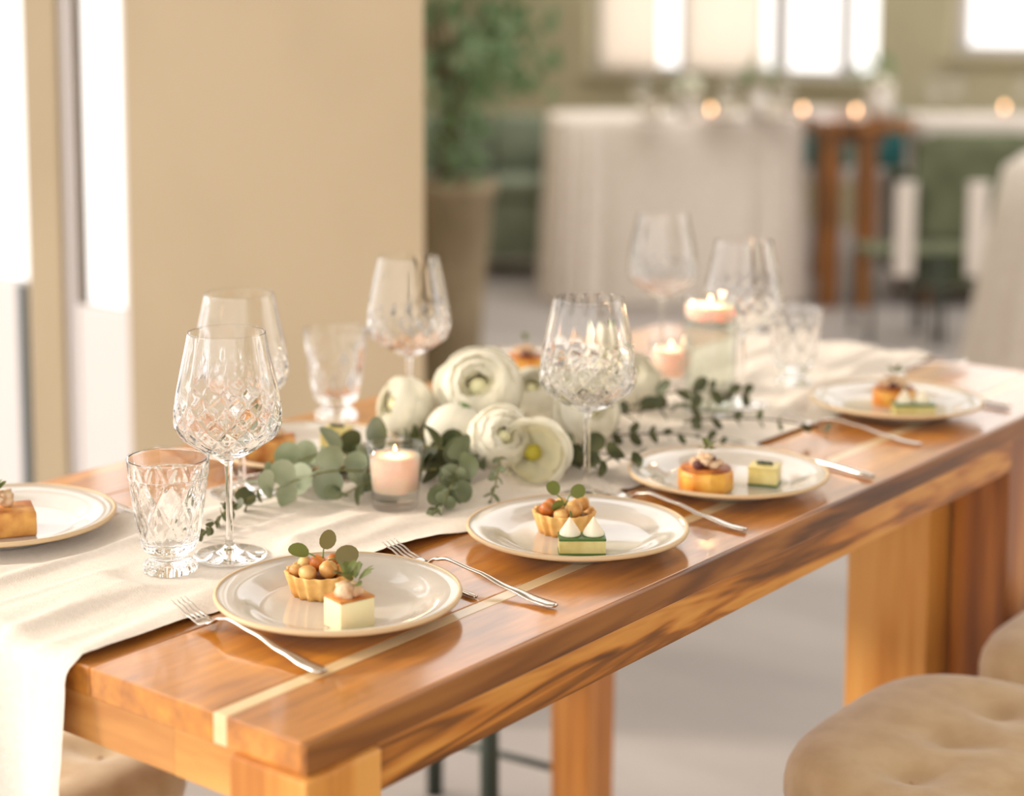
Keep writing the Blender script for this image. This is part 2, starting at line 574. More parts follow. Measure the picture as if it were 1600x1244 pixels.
def leg(x0, x1, y0, y1, m=None, taper=0.0):
    b = MB()
    cx, cy = (x0 + x1) / 2, (y0 + y1) / 2
    k = 1 - taper
    vs = [((cx + (x - cx) * (k if z == 0 else 1)), (cy + (y - cy) * (k if z == 0 else 1)), z) for z in (0.0, ZS) for y in (y0, y1) for x in (x0, x1)]
    b.add(vs, [(0, 2, 3, 1), (4, 5, 7, 6), (0, 1, 5, 4), (2, 6, 7, 3), (0, 4, 6, 2), (1, 3, 7, 5)])
    return obj('leg', b, m or W_LEG, table, smooth=False, bevel=0.0025)


leg(-0.091, 0.008, -0.009, 0.092)
leg(-0.91, -0.812, -0.006, 0.092)
leg(-0.895, -0.800, 1.585, 1.682, taper=0.12)
leg(-0.096, -0.004, 1.60, 1.70, W_LEG_SHADE)
leg(-0.245, -0.103, 1.53, 1.64)

# ------------------------------------------------------------------ things on the table: where they stand
PLATES = [(-0.222, 0.280), (-0.163, 0.646), (-0.155, 0.988), (-0.173, 1.540), (-0.743, 0.231), (-0.700, 0.725), (-0.803, 1.402)]
GLASSES = [(-0.450, 0.336), (-0.640, 0.540), (-0.690, 0.942), (-0.262, 0.806), (-0.689, 1.649), (-0.390, 1.425)]
TUMBLERS = [(-0.468, 0.257), (-0.852, 0.952), (-0.404, 1.625)]
VOTIVE = (-0.436, 0.619)
CYL = (-0.404, 1.347)
VOTIVE2 = (-0.545, 1.455)
FLAT = [(x, y, 0.05) for x, y in GLASSES + TUMBLERS] + [(VOTIVE[0], VOTIVE[1], 0.04), (CYL[0], CYL[1], 0.05), (VOTIVE2[0], VOTIVE2[1], 0.04)]
FLAT += [(x, y, 0.137) for x, y in PLATES]

# runner ----------------------------------------------------------------
def lerp_tab(tab, t):
    for (a, va), (b, vb) in zip(tab, tab[1:]):
        if t <= b:
            k = max(0.0, (t - a) / (b - a))
            k = k * k * (3 - 2 * k)
            return va + (vb - va) * k
    return tab[-1][1]


R_EDGE = [(-1, -0.318), (0.2, -0.319), (0.5, -0.303), (0.85, -0.250), (1.15, -0.238), (1.42, -0.232), (1.7, -0.30), (2.2, -0.33)]
L_EDGE = [(-1, -0.690), (0.4, -0.690), (0.9, -0.690), (1.4, -0.70), (2.2, -0.70)]


def runner_pt(u, v):
    # v runs from the hem below the near end, up, over the edge and along the table
    s = v * (0.60 + TL + 0.10)
    bend = 0.016
    if s < 0.60 - bend:
        y, z, flat = -0.012, T - 0.60 + s, 0
    elif s < 0.60 + bend:
        a = (s - 0.60 + bend) / (2 * bend) * PI / 2
        y, z, flat = 0.004 - 0.016 * math.cos(a), T - bend + bend * math.sin(a) + 0.0018, 0
    else:
        y, z, flat = s - 0.60 - bend + 0.004, T + 0.0018, 1
    if y > TL + 0.008:
        z -= (y - TL - 0.008)
        y = TL + 0.012
        flat = 0
    r, l = lerp_tab(R_EDGE, y), lerp_tab(L_EDGE, y)
    yy = y if flat else (y - (T - z) * 0.8)
    wob = 0.004 * noise.noise(Vector((u * 3, yy * 7, 3))) + 0.0015 * noise.noise(Vector((u * 2, yy * 60, 9)))
    x = r + (l - r) * u + wob
    # long soft folds
    w = 0.5 + 0.5 * math.sin(u * 19 + 2.2 * noise.noise(Vector((u * 2, yy * 2.5, 0))) + yy * 3.0)
    w2 = 0.5 + 0.5 * noise.noise(Vector((x * 26 + yy * 5, yy * 5.0, 1.5)))
    h = 0.0062 * w * w2 * 2 + 0.003 * w2
    for k_, (u0, am) in enumerate(((0.16, 0.004), (0.30, 0.006), (0.52, 0.005), (0.70, 0.007), (0.86, 0.006))):
        uc = u0 + 0.05 * noise.noise(Vector((yy * 1.6, k_ * 5.0, 2.0)))
        h += am * (0.6 + 0.8 * noise.noise(Vector((yy * 3.0, k_ * 3.0, 7.0)))) * math.exp(-((u - uc) / 0.028) ** 2)
    h = max(0.0, h)
    if flat:
        k = 1.0
        for fx, fy, fr in FLAT:
            d = math.hypot(x - fx, y - fy)
            if d < fr + 0.03:
                k = min(k, max(0.0, (d - fr) / 0.03))
        z += h * k
    elif y < 0.1:
        q = min(1.0, max(0.0, (T - z) / 0.12))
        y -= q * (0.010 * math.sin(u * 21 + 1) + 0.012) * min(1.0, (T - z) * 3 + 0.3) + h * 0.5
    return (x, y, z)


rb = MB().grid(runner_pt, 110, 300)
run = obj('table_runner', rb, M_LINEN, fix=False)
tag(run, 'cream gauze table runner falling over the near end of the wooden table', 'runner')


# plates ----------------------------------------------------------------
def plate_mesh():
    prof = [(0, 0.004), (0.070, 0.004), (0.074, 0.0), (0.082, 0.0), (0.085, 0.004), (0.105, 0.011), (0.1335, 0.0190),
            (0.1350, 0.0225), (0.1325, 0.0240), (0.112, 0.0185), (0.096, 0.0140), (0.088, 0.0092), (0.080, 0.0078), (0, 0.0078)]
    return MB().lathe(prof, 96, lambda a, r, z, i: r * (1 + 0.006 * math.sin(2 * a + 0.6) + 0.003 * math.sin(5 * a)) if r > 0.1 else r).mesh('dish')


def rim_mesh():
    prof = [(0.1330, 0.0187), (0.1352, 0.0192), (0.1364, 0.0215), (0.1358, 0.0240), (0.1335, 0.0249), (0.1318, 0.0243), (0.1330, 0.0187)]
    return MB().lathe(prof, 96, lambda a, r, z, i: r * (1 + 0.006 * math.sin(2 * a + 0.6) + 0.003 * math.sin(5 * a))).mesh('rim')


PL = ['cream stoneware plate with a nut tartlet and a white cheese cube, nearest the corner',
      'cream stoneware plate holding nut tartlet and cucumber bar with cream peaks, second from corner',
      'cream stoneware plate with a golden cake and green-edged cube, third along the near side',
      'cream stoneware plate near the far end of the front side, dish four',
      'cream stoneware plate cut off by the left edge, holding a toasted block',
      'cream stoneware plate behind the two tall wine glasses and candle',
      'cream stoneware plate behind the big white flower at the back']
PL[3] = 'cream stoneware plate at the far right, with cake and pale cucumber bar'
for (x, y), lb in zip(PLATES, PL):
    p = thing('dinner_plate', lb, 'plate', (x, y, T + (0.0005 if x > -0.6 and y < 1.2 else 0.0026)), rnd.uniform(0, 6), 'cream plates laid on the table')
    obj('dish', cached('plate', plate_mesh), M_PORC, p)
    obj('rim', cached('rim', rim_mesh), M_RIM, p, label='tan unglazed rim')


def thin_above(me, z):
    """upper wall of a vessel (plain, uncut) uses the thin clear glass"""
    me.materials.append(M_GLASS)
    me.materials.append(M_CUP)
    for p in me.polygons:
        if p.center.z > z * S:
            p.material_index = 1
    return me


# wine glasses and tumblers ---------------------------------------------
def groove(t, w):
    f = abs((t % 1.0) - 0.5) * 2          # 0 in the groove centre .. 1 between
    return max(0.0, 1 - f / w)


def smooth_prof(pts, n):
    out = []
    for i in range(len(pts) - 1):
        p0, p1, p2, p3 = pts[max(i - 1, 0)], pts[i], pts[i + 1], pts[min(i + 2, len(pts) - 1)]
        for k in range(n):
            t = k / n
            out.append(tuple(0.5 * (2 * p1[j] + (p2[j] - p0[j]) * t + (2 * p0[j] - 5 * p1[j] + 4 * p2[j] - p3[j]) * t * t
                                    + (-p0[j] + 3 * p1[j] - 3 * p2[j] + p3[j]) * t ** 3) for j in (0, 1)))
    out.append(pts[-1])
    return out


def bowl_mesh():
    outer = smooth_prof([(0.0045, 0.112), (0.0075, 0.119), (0.022, 0.1245), (0.042, 0.137), (0.0565, 0.1475), (0.0628, 0.159), (0.0642, 0.168),
                         (0.0626, 0.187), (0.0582, 0.214), (0.0522, 0.243), (0.0460, 0.2710)], 7) + [(0.0459, 0.2716), (0.0458, 0.2722), (0.0456, 0.2726)]
    inner = [(0.0453, 0.2728), (0.0450, 0.2726), (0.0448, 0.2722), (0.0449, 0.2716)] + smooth_prof([(0.0450, 0.2710), (0.0508, 0.244), (0.0566, 0.215), (0.0605, 0.188), (0.0613, 0.169), (0.0600, 0.1605), (0.0532, 0.150),
                         (0.0395, 0.140), (0.020, 0.1290), (0.0, 0.1262)], 4)
    n_o = len(outer)

    def rad(a, r, z, i):
        if i >= n_o:
            return r
        q = 16 * a / (2 * PI)
        if 0.128 < z < 0.198:
            k = min(1.0, (z - 0.128) / 0.012) * min(1.0, (0.198 - z) / 0.012)
            s = (z - 0.13) * 40
            c = max(groove(q + s, 0.42), groove(q - s, 0.42) * 0.85)
            return r - 0.0016 * c * k
        if z >= 0.198:
            return r - 0.0005 * min(1, (z - 0.198) / 0.02) * min(1.0, max(0, (0.272 - z)) / 0.02) * (0.5 + 0.5 * math.cos(q * 2 * PI))
        return r
    return thin_above(MB().lathe([(0.0, 0.112)] + outer + inner, 216, rad).mesh('bowl'), 0.2712)


def stem_mesh():
    prof = smooth_prof([(0.0435, 0.0012), (0.043, 0.0030), (0.030, 0.0046), (0.014, 0.0075), (0.0065, 0.014), (0.0045, 0.030), (0.0040, 0.060), (0.0042, 0.095), (0.0050, 0.1118)], 5)
    return MB().lathe([(0, 0.0), (0.042, 0.0)] + prof + [(0.0, 0.1118)], 48).mesh('stem')


GL = ['tall cut-crystal wine glass beside the footed tumbler, in front',
      'tall cut-crystal wine glass partly hidden behind the front one',
      'tall cut-crystal wine glass against the pillar corner behind the white flowers',
      'tall cut-crystal wine glass rising behind the cucumber bar plate',
      'tall cut-crystal wine glass farthest back, in front of the skirted table',
      'tall cut-crystal wine glass just behind the floating candle']
for i, ((x, y), lb) in enumerate(zip(GLASSES, GL)):
    g = thing('wine_glass', lb, 'wine glass', (x, y, T + 0.0025), i * 0.7, 'crystal wine glasses on the table')
    obj('bowl', cached('bowl', bowl_mesh), M_GLASS, g)
    obj('stem', cached('stem', stem_mesh), M_GLASS, g)


def tumbler_mesh():
    outer = smooth_prof([(0.031, 0.0), (0.0315, 0.006), (0.027, 0.011), (0.0215, 0.016), (0.0235, 0.021), (0.031, 0.027), (0.0345, 0.036), (0.038, 0.055),
                         (0.0425, 0.085), (0.0458, 0.112), (0.0468, 0.115), (0.0477, 0.1335)], 8) + [(0.0478, 0.1342), (0.0477, 0.1352), (0.0472, 0.1358)]
    inner = [(0.0466, 0.1360), (0.0459, 0.1357), (0.0455, 0.1350), (0.0455, 0.1342)] + smooth_prof([(0.0455, 0.1335), (0.0430, 0.112), (0.0390, 0.085), (0.0345, 0.056), (0.029, 0.036), (0.0, 0.033)], 4)
    n_o = len(outer) + 1

    def rad(a, r, z, i):
        if i >= n_o or z < 0.024:
            if z < 0.012 and i < n_o:
                return r * (1 + 0.03 * math.cos(16 * a))
            return r
        if z < 0.112:
            k = min(1.0, (z - 0.024) / 0.008) * min(1.0, (0.112 - z) / 0.006)
            q = 9 * a / (2 * PI)
            s = (z - 0.03) * 17
            c = max(groove(q + s, 0.30), groove(q - s, 0.30))
            f = max(groove(4 * (q + s), 0.5), groove(4 * (q - s), 0.5)) * 0.3 if int(math.floor(q + s) + math.floor(q - s)) % 2 == 0 else 0.0
            return r - 0.0019 * max(c, f) * k
        return r
    return thin_above(MB().lathe([(0, 0.0)] + outer + inner, 180, rad).mesh('cut_glass'), 0.1338)


TB = ['footed cut-glass tumbler nearest the left, standing on the runner', 'footed cut-glass tumbler behind plate by the beige pillar',
      'footed cut-glass tumbler at the far right beyond the floating candle']
for i, ((x, y), lb) in enumerate(zip(TUMBLERS, TB)):
    t = obj('tumbler', cached('tumbler', tumbler_mesh), M_GLASS, None, (x, y, T + (0.0025 if i != 1 else 0.0005)), (0, 0, i), 1.0 if i != 1 else 1.06)
    tag(t, lb, 'tumbler', 'cut-glass tumblers')


# candles ---------------------------------------------------------------
def flame_mesh():
    return MB().lathe(smooth_prof([(0, 0), (0.0028, 0.003), (0.0034, 0.007), (0.002, 0.013), (0, 0.019)], 4), 12).mesh('flame')


def candle_lamp(parent, z, e=0.25):
    l = bpy.data.lights.new('candle_light', 'POINT')
    l.energy = e
    l.color = (1.0, 0.62, 0.32)
    l.shadow_soft_size = 0.006
    o = bpy.data.objects.new('candle_light', l)
    C.objects.link(o)
    o.parent = parent
    o.location = (0, 0, z * S)


def votive(x, y, label, sc=1.0):
    v = thing('votive_candle', label, 'candle', (x, y, T + 0.0025), 0, 'votive candles on the runner')
    outer = [(0, 0), (0.0285, 0), (0.0300, 0.002), (0.0310, 0.010), (0.0340, 0.045), (0.0376, 0.0845)]
    inner = [(0.0362, 0.0850), (0.0326, 0.046), (0.0300, 0.0135), (0.029, 0.0125), (0, 0.0125)]
    obj('cup', cached('vcup', lambda: MB().lathe(outer + inner, 64).mesh('cup')), M_CUP, v)
    w_ = obj('wax', cached('vwax', lambda: MB().lathe([(0, 0.024), (0.030, 0.024), (0.0345, 0.068), (0.033, 0.0700), (0.012, 0.0690), (0, 0.0685)], 48).mesh('wax')), M_GLOWWAX, v)
    obj('wick', cached('wick', lambda: MB().tube([(0, 0, 0.068), (0.0004, 0, 0.073), (0.001, 0, 0.076)], 0.0007, 6).mesh('wick')), M_WICK, w_)
    obj('flame', cached('flame', flame_mesh), M_FLAME, w_, (0, 0, 0.0735), sc=0.55)
    candle_lamp(v, 0.083, 0.05)
    return v


votive(VOTIVE[0], VOTIVE[1], 'white wax votive candle in clear cup in front of the flowers')
votive(VOTIVE2[0], VOTIVE2[1], 'white wax votive candle glowing beside the tall glass cylinder')
c = thing('floating_candle', 'tall clear glass cylinder of water with a lit floating candle', 'candle', (CYL[0], CYL[1], T + 0.0025))
obj('cylinder_vase', MB().lathe([(0, 0), (0.041, 0), (0.0435, 0.003), (0.0435, 0.188), (0.0425, 0.189), (0.0415, 0.188), (0.0415, 0.008), (0, 0.008)], 64), M_CUP, c)
obj('water', MB().lathe([(0, 0.0085), (0.0412, 0.0085), (0.0412, 0.150), (0, 0.150)], 64), M_WATER, c)
wx_ = obj('wax', MB().lathe(smooth_prof([(0, 0.148), (0.028, 0.149), (0.0385, 0.157), (0.0405, 0.168), (0.038, 0.176), (0.030, 0.1745), (0, 0.173)], 4), 48), M_GLOWWAX, c)
obj('wick', CACHE['wick'], M_WICK, wx_, (0, 0, 0.105))
obj('flame', CACHE['flame'], M_FLAME, wx_, (0, 0, 0.178), sc=0.7)
candle_lamp(c, 0.19, 0.12)


# cutlery ---------------------------------------------------------------
def ribbon(mb, st, seg=10):
    """st: (s, z, half width, half thickness) along +X, elliptic cross-section"""
    vs, fs = [], []
    n = len(st)
    for s, z, w, t in st:
        for k in range(seg):
            a = 2 * PI * k / seg
            vs.append((s, w * math.cos(a), z + t * math.sin(a)))
    fs = [(i * seg + k, i * seg + (k + 1) % seg, (i + 1) * seg + (k + 1) % seg, (i + 1) * seg + k) for i in range(n - 1) for k in range(seg)]
    fs += [tuple(range(seg - 1, -1, -1)), tuple(range((n - 1) * seg, n * seg))]
    return mb.add(vs, fs)


def sp4(pts, n):
    out = []
    for i in range(len(pts) - 1):
        for k in range(n):
            t = k / n
            t2 = t * t * (3 - 2 * t)
            out.append(tuple(pts[i][j] + (pts[i + 1][j] - pts[i][j]) * (t2 if j else t) for j in range(4)))
    return out + [pts[-1]]


FL = 0.275


def fork_handle():
    mb = MB()
    ribbon(mb, sp4([(0.046, 0.0062, 0.0125, 0.0012), (0.058, 0.0040, 0.0125, 0.0014), (0.070, 0.0075, 0.0078, 0.0018), (0.084, 0.0155, 0.0040, 0.0022), (0.104, 0.0195, 0.0032, 0.0022),
                    (0.150, 0.0155, 0.0034, 0.0020), (0.205, 0.0080, 0.0058, 0.0017), (0.248, 0.0040, 0.0088, 0.0018), (0.268, 0.0036, 0.0092, 0.0022), (0.275, 0.0037, 0.0060, 0.0020)], 5), 14)
    return mb.mesh('handle')


def tine_mesh():
    return ribbon(MB(), sp4([(0.0, 0.0195, 0.0009, 0.0006), (0.012, 0.0155, 0.0014, 0.0008), (0.034, 0.0085, 0.0017, 0.0010), (0.050, 0.0056, 0.0020, 0.0011)], 4), 8).mesh('tine')


def fork(a, b, label, zoff=0.0025):
    ax, ay = a
    bx, by = b
    f = thing('fork', label, 'fork', (ax, ay, T + zoff), math.atan2(by - ay, bx - ax), 'silver forks beside the plates')
    k_ = math.hypot(bx - ax, by - ay) / FL
    obj('handle', cached('fork_handle', fork_handle), M_SILVER, f, sc=k_)
    for k in range(4):
        obj('tine', cached('tine', tine_mesh), M_SILVER, f, (0, (k - 1.5) * 0.0066 * k_, 0), sc=k_)
    return f


fork((-0.345, 0.159), (-0.102, 0.129), 'silver fork nearest the table corner, tines on the runner')
fork((-0.307, 0.459), (-0.041, 0.432), 'silver fork crossing behind the nearest plate, handle pointing at the camera side', 0.001)
fork((-0.276, 0.846), (-0.026, 0.814), 'silver fork between the second and third near-side plates', 0.001)
fork((-0.285, 1.376), (-0.046, 1.361), 'silver fork in front of the far right plate', 0.001)
fork((-0.64, 0.58), (-0.90, 0.62), 'silver fork mostly hidden behind the cut-glass tumbler rim', 0.003)
fork((-0.285, 1.710), (-0.235, 1.955), 'silver fork lying beyond the far right plate', 0.0085)


def knife_handle():
    return ribbon(MB(), sp4([(0.150, 0.0045, 0.0055, 0.0030), (0.17, 0.005, 0.0042, 0.0036), (0.22, 0.005, 0.0056, 0.0036), (0.270, 0.0045, 0.0080, 0.0036), (0.284, 0.0042, 0.0050, 0.003)], 6), 12).mesh('handle')


def blade_mesh():
    return ribbon(MB(), sp4([(0.0, 0.0042, 0.0030, 0.0005), (0.012, 0.0042, 0.0078, 0.0007), (0.05, 0.0043, 0.0102, 0.0009), (0.12, 0.0045, 0.0098, 0.0012), (0.152, 0.0045, 0.0055, 0.0022)], 5), 8).mesh('blade')


def knife(a, b, label, zoff=0.001, sc=1.0):
    k = thing('table_knife', label, 'knife', (a[0], a[1], T + zoff), math.atan2(b[1] - a[1], b[0] - a[0]), 'silver table knives beside the plates')
    obj('handle', cached('knife_handle', knife_handle), M_SILVER, k, sc=sc)
    obj('blade', cached('blade', blade_mesh), M_SILVER, k, sc=sc)


knife((-0.295, 0.432), (-0.130, 0.405), 'small silver knife peeping out beside the nearest plate, under the fork', 0.0005, 0.59)
knife((-0.294, 1.205), (-0.016, 1.145), 'silver knife beyond the third near-side plate')
knife((-0.32, 1.735), (-0.041, 1.681), 'silver knife to the right of the far right plate')
knife((-0.664, 0.377), (-0.835, 0.404), 'small silver knife beside the plate cut off at the left', 0.004, 0.6)


# ------------------------------------------------------------------ the food
ZP = T + 0.0085           # plate surface, near side
ZPL = T + 0.0104          # plate surface, far side


def crust_mesh(r1=0.0385, r0=0.030, h=0.026, n=16, depth=0.0016):
    prof = [(0, 0), (r0, 0), (r0 + (r1 - r0) * 0.25, h * 0.25), (r0 + (r1 - r0) * 0.6, h * 0.6), (r1, h), (r1 - 0.0015, h + 0.0012), (r1 - 0.004, h), (r0 - 0.002, 0.007), (0, 0.006)]
    return MB().lathe(prof, 96, lambda a, r, z, i: r + depth * math.cos(n * a) * (1 if 0 < i < 6 else 0)).mesh('crust')


def leaf_mesh(n=14, cup=0.18, aspect=1.0):
    """round leaf of radius 1 design unit (scaled per use) in XY with base at the origin, growing along +X"""
    vs = [(0, 0, 0)]
    for k in range(n):
        a = 2 * PI * k / n + PI
        x = 1 + math.cos(a) * (1.0)
        y = math.sin(a) * aspect
        vs.append((x, y, 0))
    vs.append((1.0, 0, 0))
    vs2 = [(x, y, cup * (abs(y) ** 1.5) + 0.10 * math.sin(x * 1.6) - 0.03 * x * x) for x, y, z in vs]
    c_ = len(vs) - 1
    return vs2, [(c_, 1 + k, 1 + (k + 1) % n) for k in range(n)]


def leaf_me(r, key, cup=0.18, aspect=1.0, n=14):
    vs, fs = leaf_mesh(n, cup, aspect)
    mb = MB()
    mb.add([(x * r, y * r, z * r) for x, y, z in vs], fs)
    return mb.mesh(key, fix=False)


def aim(d, twist=0.0):
    """rotation whose local X points along d"""
    d = Vector(d).normalized()
    q = d.to_track_quat('X', 'Z')
    return (q.to_matrix() @ Matrix.Rotation(twist, 3, 'X')).to_4x4()


CAMDIR = Vector((0.6, -0.77, 0.2))


def nut_tart(x, y, label, nuts, leaves, rz=0.0):
    t = thing('nut_tartlet', label, 'tartlet', (x, y, ZP), rz, 'tartlets on the plates')
    obj('crust', cached('crust', crust_mesh), M_CRUST, t)
    obj('filling', cached('fill', lambda: MB().lathe([(0, 0.008), (0.0300, 0.008), (0.0335, 0.0185), (0.02, 0.0205), (0, 0.021)], 32).mesh('filling')), M_FILL, t)
    for i, (nx, ny, nz, r, g) in enumerate(nuts):
        obj('nut', MB().ball((0, 0, 0), r, 2, (1, 0.95, 0.92), 0.12, i), M_NUT2 if g else M_NUT, t, (nx, ny, nz), (i, i * 2, 0))
    for i, (p, d, r, tw, red) in enumerate(leaves):
        base = Vector((0.0, 0.004, 0.030))
        p = Vector(p)
        obj('herb_stem', MB().tube([base, base.lerp(p, 0.5) + Vector((0, 0, 0.003)), p], 0.0009, 6), M_STEM, t)
        obj('leaf', cached('tleaf%g_%d' % (r, red), lambda: leaf_me(r, 'leaf', 0.12, 0.85)), M_HERB_R if red else M_HERB, t, p, aim(d, tw))
    return t


def cam_local(sx, sd, z):
    """offset given as (screen right, away from camera, up)"""
    return Vector((0.776 * sx - 0.631 * sd, 0.631 * sx + 0.776 * sd, z))


def nuts_cam(lst):
    out = []
    for sx, sd, z, r, g in lst:
        q = cam_local(sx, sd, z)
        out.append((q.x, q.y, q.z, r, g))
    return out


def lv(lst):
    return [(cam_local(*p), cam_local(*d), r, tw, red) for p, d, r, tw, red in lst]


nut_tart(-0.262, 0.294, 'fluted pastry tartlet of nuts with purplish leaves on nearest plate',
         nuts_cam([(-0.012, -0.020, 0.029, 0.0105, 0), (0.010, -0.014, 0.031, 0.0110, 0), (-0.003, 0.004, 0.033, 0.0100, 1), (-0.026, -0.006, 0.027, 0.0085, 0),
                   (0.024, -0.006, 0.027, 0.0090, 1), (0.014, 0.014, 0.031, 0.0095, 1), (-0.018, 0.016, 0.029, 0.0090, 0), (0.029, 0.010, 0.026, 0.0080, 0)]),
         lv([((-0.012, 0.0, 0.045), (-0.75, 0.1, 0.15), 0.0120, 1.2, 0), ((0.004, 0.0, 0.050), (0.35, 0.2, 0.8), 0.0112, 1.3, 1), ((0.017, -0.004, 0.040), (0.8, 0.0, 0.25), 0.0135, 1.35, 1)]), 0)
nut_tart(-0.190, 0.655, 'fluted pastry tartlet of hazelnuts with three round leaves beside cucumber bar',
         nuts_cam([(-0.008, -0.017, 0.025, 0.0100, 0), (0.009, -0.012, 0.030, 0.0120, 0), (-0.023, -0.004, 0.030, 0.0100, 1), (0.022, 0.002, 0.033, 0.0115, 0),
                   (0.0, 0.012, 0.030, 0.010, 0), (-0.012, 0.018, 0.028, 0.0095, 1)]),
         lv([((-0.010, -0.002, 0.047), (-0.35, 0.0, 0.7), 0.0100, 1.35, 0), ((0.008, 0.0, 0.046), (0.8, 0.1, 0.25), 0.0105, 1.3, 0), ((-0.004, -0.012, 0.038), (-0.9, -0.2, -0.15), 0.0085, 1.2, 0)]), 0.2)


def slab(p0, sx, sy, z0, z1, b=0.001):
    return MB().box(-sx / 2, sx / 2, -sy / 2, sy / 2, z0, z1)


def herb_sprig(parent, base, n, r, spread, mt, seed):
    q = random.Random(seed)
    for i in range(n):
        a = 2 * PI * i / n + q.uniform(-0.4, 0.4)
        d = Vector((math.cos(a) * spread, math.sin(a) * spread, q.uniform(0.25, 1.0)))
        obj('herb_leaf', cached('hleaf%g' % r, lambda: leaf_me(r, 'herb_leaf', 0.25, 0.5, 8)), mt, parent, Vector(base) + d * r * 0.5, aim(d, q.uniform(-0.6, 0.6)))


CAMROT = math.radians(39.1)     # local X to the right as the diners opposite see it

# cheese cube on the nearest plate
k = thing('cheese_canape', 'white cheese cube topped with mushroom and green herbs, nearest plate', 'canape', (-0.166, 0.237, ZP), CAMROT + 0.62, 'small savoury canapes')
obj('cube', slab(0, 0.042, 0.034, 0, 0.031), M_CHEESE, k, bevel=0.0015)
obj('browned_top', slab(0, 0.0425, 0.0345, 0.031, 0.0335), M_TOAST, k, bevel=0.0008)
for i, (px, py, r) in enumerate(((-0.009, -0.006, 0.0105), (0.003, -0.006, 0.0095), (-0.002, 0.006, 0.009))):
    obj('topping', MB().ball((px, py, 0.040), r, 2, (1, 1, 0.85), 0.4, i + 4), M_TOPPING, k)
herb_sprig(k, (0.008, 0.003, 0.043), 11, 0.0105, 1.0, M_HERB, 3)
herb_sprig(k, (-0.002, 0.004, 0.050), 5, 0.009, 0.6, M_HERB, 5)


def cucumber_bar(x, y, label, z=ZP, rz=CAMROT, L=0.056, Wd=0.030, h=0.021, cream=True, herb=False):
    t = thing('cucumber_bar', label, 'canape', (x, y, z), rz, 'small savoury canapes')
    obj('flesh', slab(0, L - 0.001, Wd - 0.001, 0.0028, h - 0.003), M_CUC, t, bevel=0.0006)
    obj('lower_skin', slab(0, L, Wd, 0, 0.0028), M_SKIN, t, bevel=0.0006)
    obj('upper_skin', slab(0, L, Wd, h - 0.003, h), M_SKIN if cream else M_CUC, t, bevel=0.0006)
    if cream:
        for dx in (-0.014, 0.014):
            obj('cream_peak', MB().lathe(smooth_prof([(0, h - 0.0005), (0.0115, h), (0.0122, h + 0.004), (0.0085, h + 0.010), (0.0038, h + 0.017), (0, h + 0.023)], 4), 24), M_CREAM, t, (dx, 0.002, 0))
        herb_sprig(t, (-0.012, 0.002, h + 0.020), 3, 0.004, 0.8, M_HERB, 2)
    if herb:
        for i in range(5):
            obj('herb_bit', MB().ball((-0.008 + 0.004 * i, 0.002 * (i % 2), h + 0.0025), 0.0038, 1, (1, 1, 0.7), 0.4, i), M_HERB_D, t)
    return t


cucumber_bar(-0.122, 0.597, 'pale green cucumber bar with white cream peaks, second near-side plate')
cucumber_bar(-0.108, 1.006, 'green-edged cucumber cube with dark herb on top, third near-side plate', L=0.040, Wd=0.036, h=0.026, cream=False, herb=True, rz=CAMROT - 0.35)
cucumber_bar(-0.125, 1.502, 'pale cucumber bar with cream, on the far right plate', L=0.064, Wd=0.032, h=0.022)
cucumber_bar(-0.690, 0.780, 'small cucumber cube with a dark herb behind the candle and eucalyptus', z=ZPL, L=0.040, Wd=0.036, h=0.030, cream=False, herb=True, rz=CAMROT - 0.3)


def gold_mesh():
    return MB().lathe([(0, 0), (0.0345, 0), (0.0375, 0.003), (0.0372, 0.026), (0.0345, 0.0292), (0, 0.0292)], 96,
                      lambda a, r, z, i: r * (1 - 0.05 * abs(math.sin(5 * a)) ** 0.6) if i > 0 else r).mesh('custard')


def gold_cake(x, y, label, z=ZP, sc=1.0, seed=0):
    t = thing('custard_cake', label, 'tartlet', (x, y, z), seed * 0.4, 'tartlets on the plates')
    obj('custard', cached('gold', gold_mesh), M_GOLD, t, sc=sc)
    obj('browned_top', cached('goldtop', lambda: MB().lathe([(0, 0.0292), (0.0340, 0.0292), (0.0335, 0.0312), (0, 0.0318)], 48).mesh('browned_top')), M_GOLDTOP, t, sc=sc)
    q = random.Random(seed)
    for i in range(10):
        a, rr = i * 2.4, 0.006 * math.sqrt(i + 0.5)
        zz = 0.036 + max(0, 0.014 - rr) * 0.9
        obj('topping', MB().ball((0, 0, 0), q.uniform(0.006, 0.0085), 2, (1, 1, 0.8), 0.45, i + seed), M_TOPPING_D if i in (3, 7) else M_TOPPING, t,
            Vector((rr * math.cos(a), rr * math.sin(a), zz)) * sc)
    herb_sprig(t, Vector((0.002, 0.002, 0.054)) * sc, 7, 0.007, 0.7, M_HERB, seed)
    return t


gold_cake(-0.155, 0.930, 'scalloped golden cake with chopped mushroom topping, third near-side plate', seed=1)
gold_cake(-0.186, 1.560, 'scalloped golden cake with browned topping, far right plate', sc=0.95, seed=2)
gold_cake(-0.792, 1.372, 'deep orange cake with herbs on the plate behind the flowers', z=ZPL, sc=1.05, seed=3)


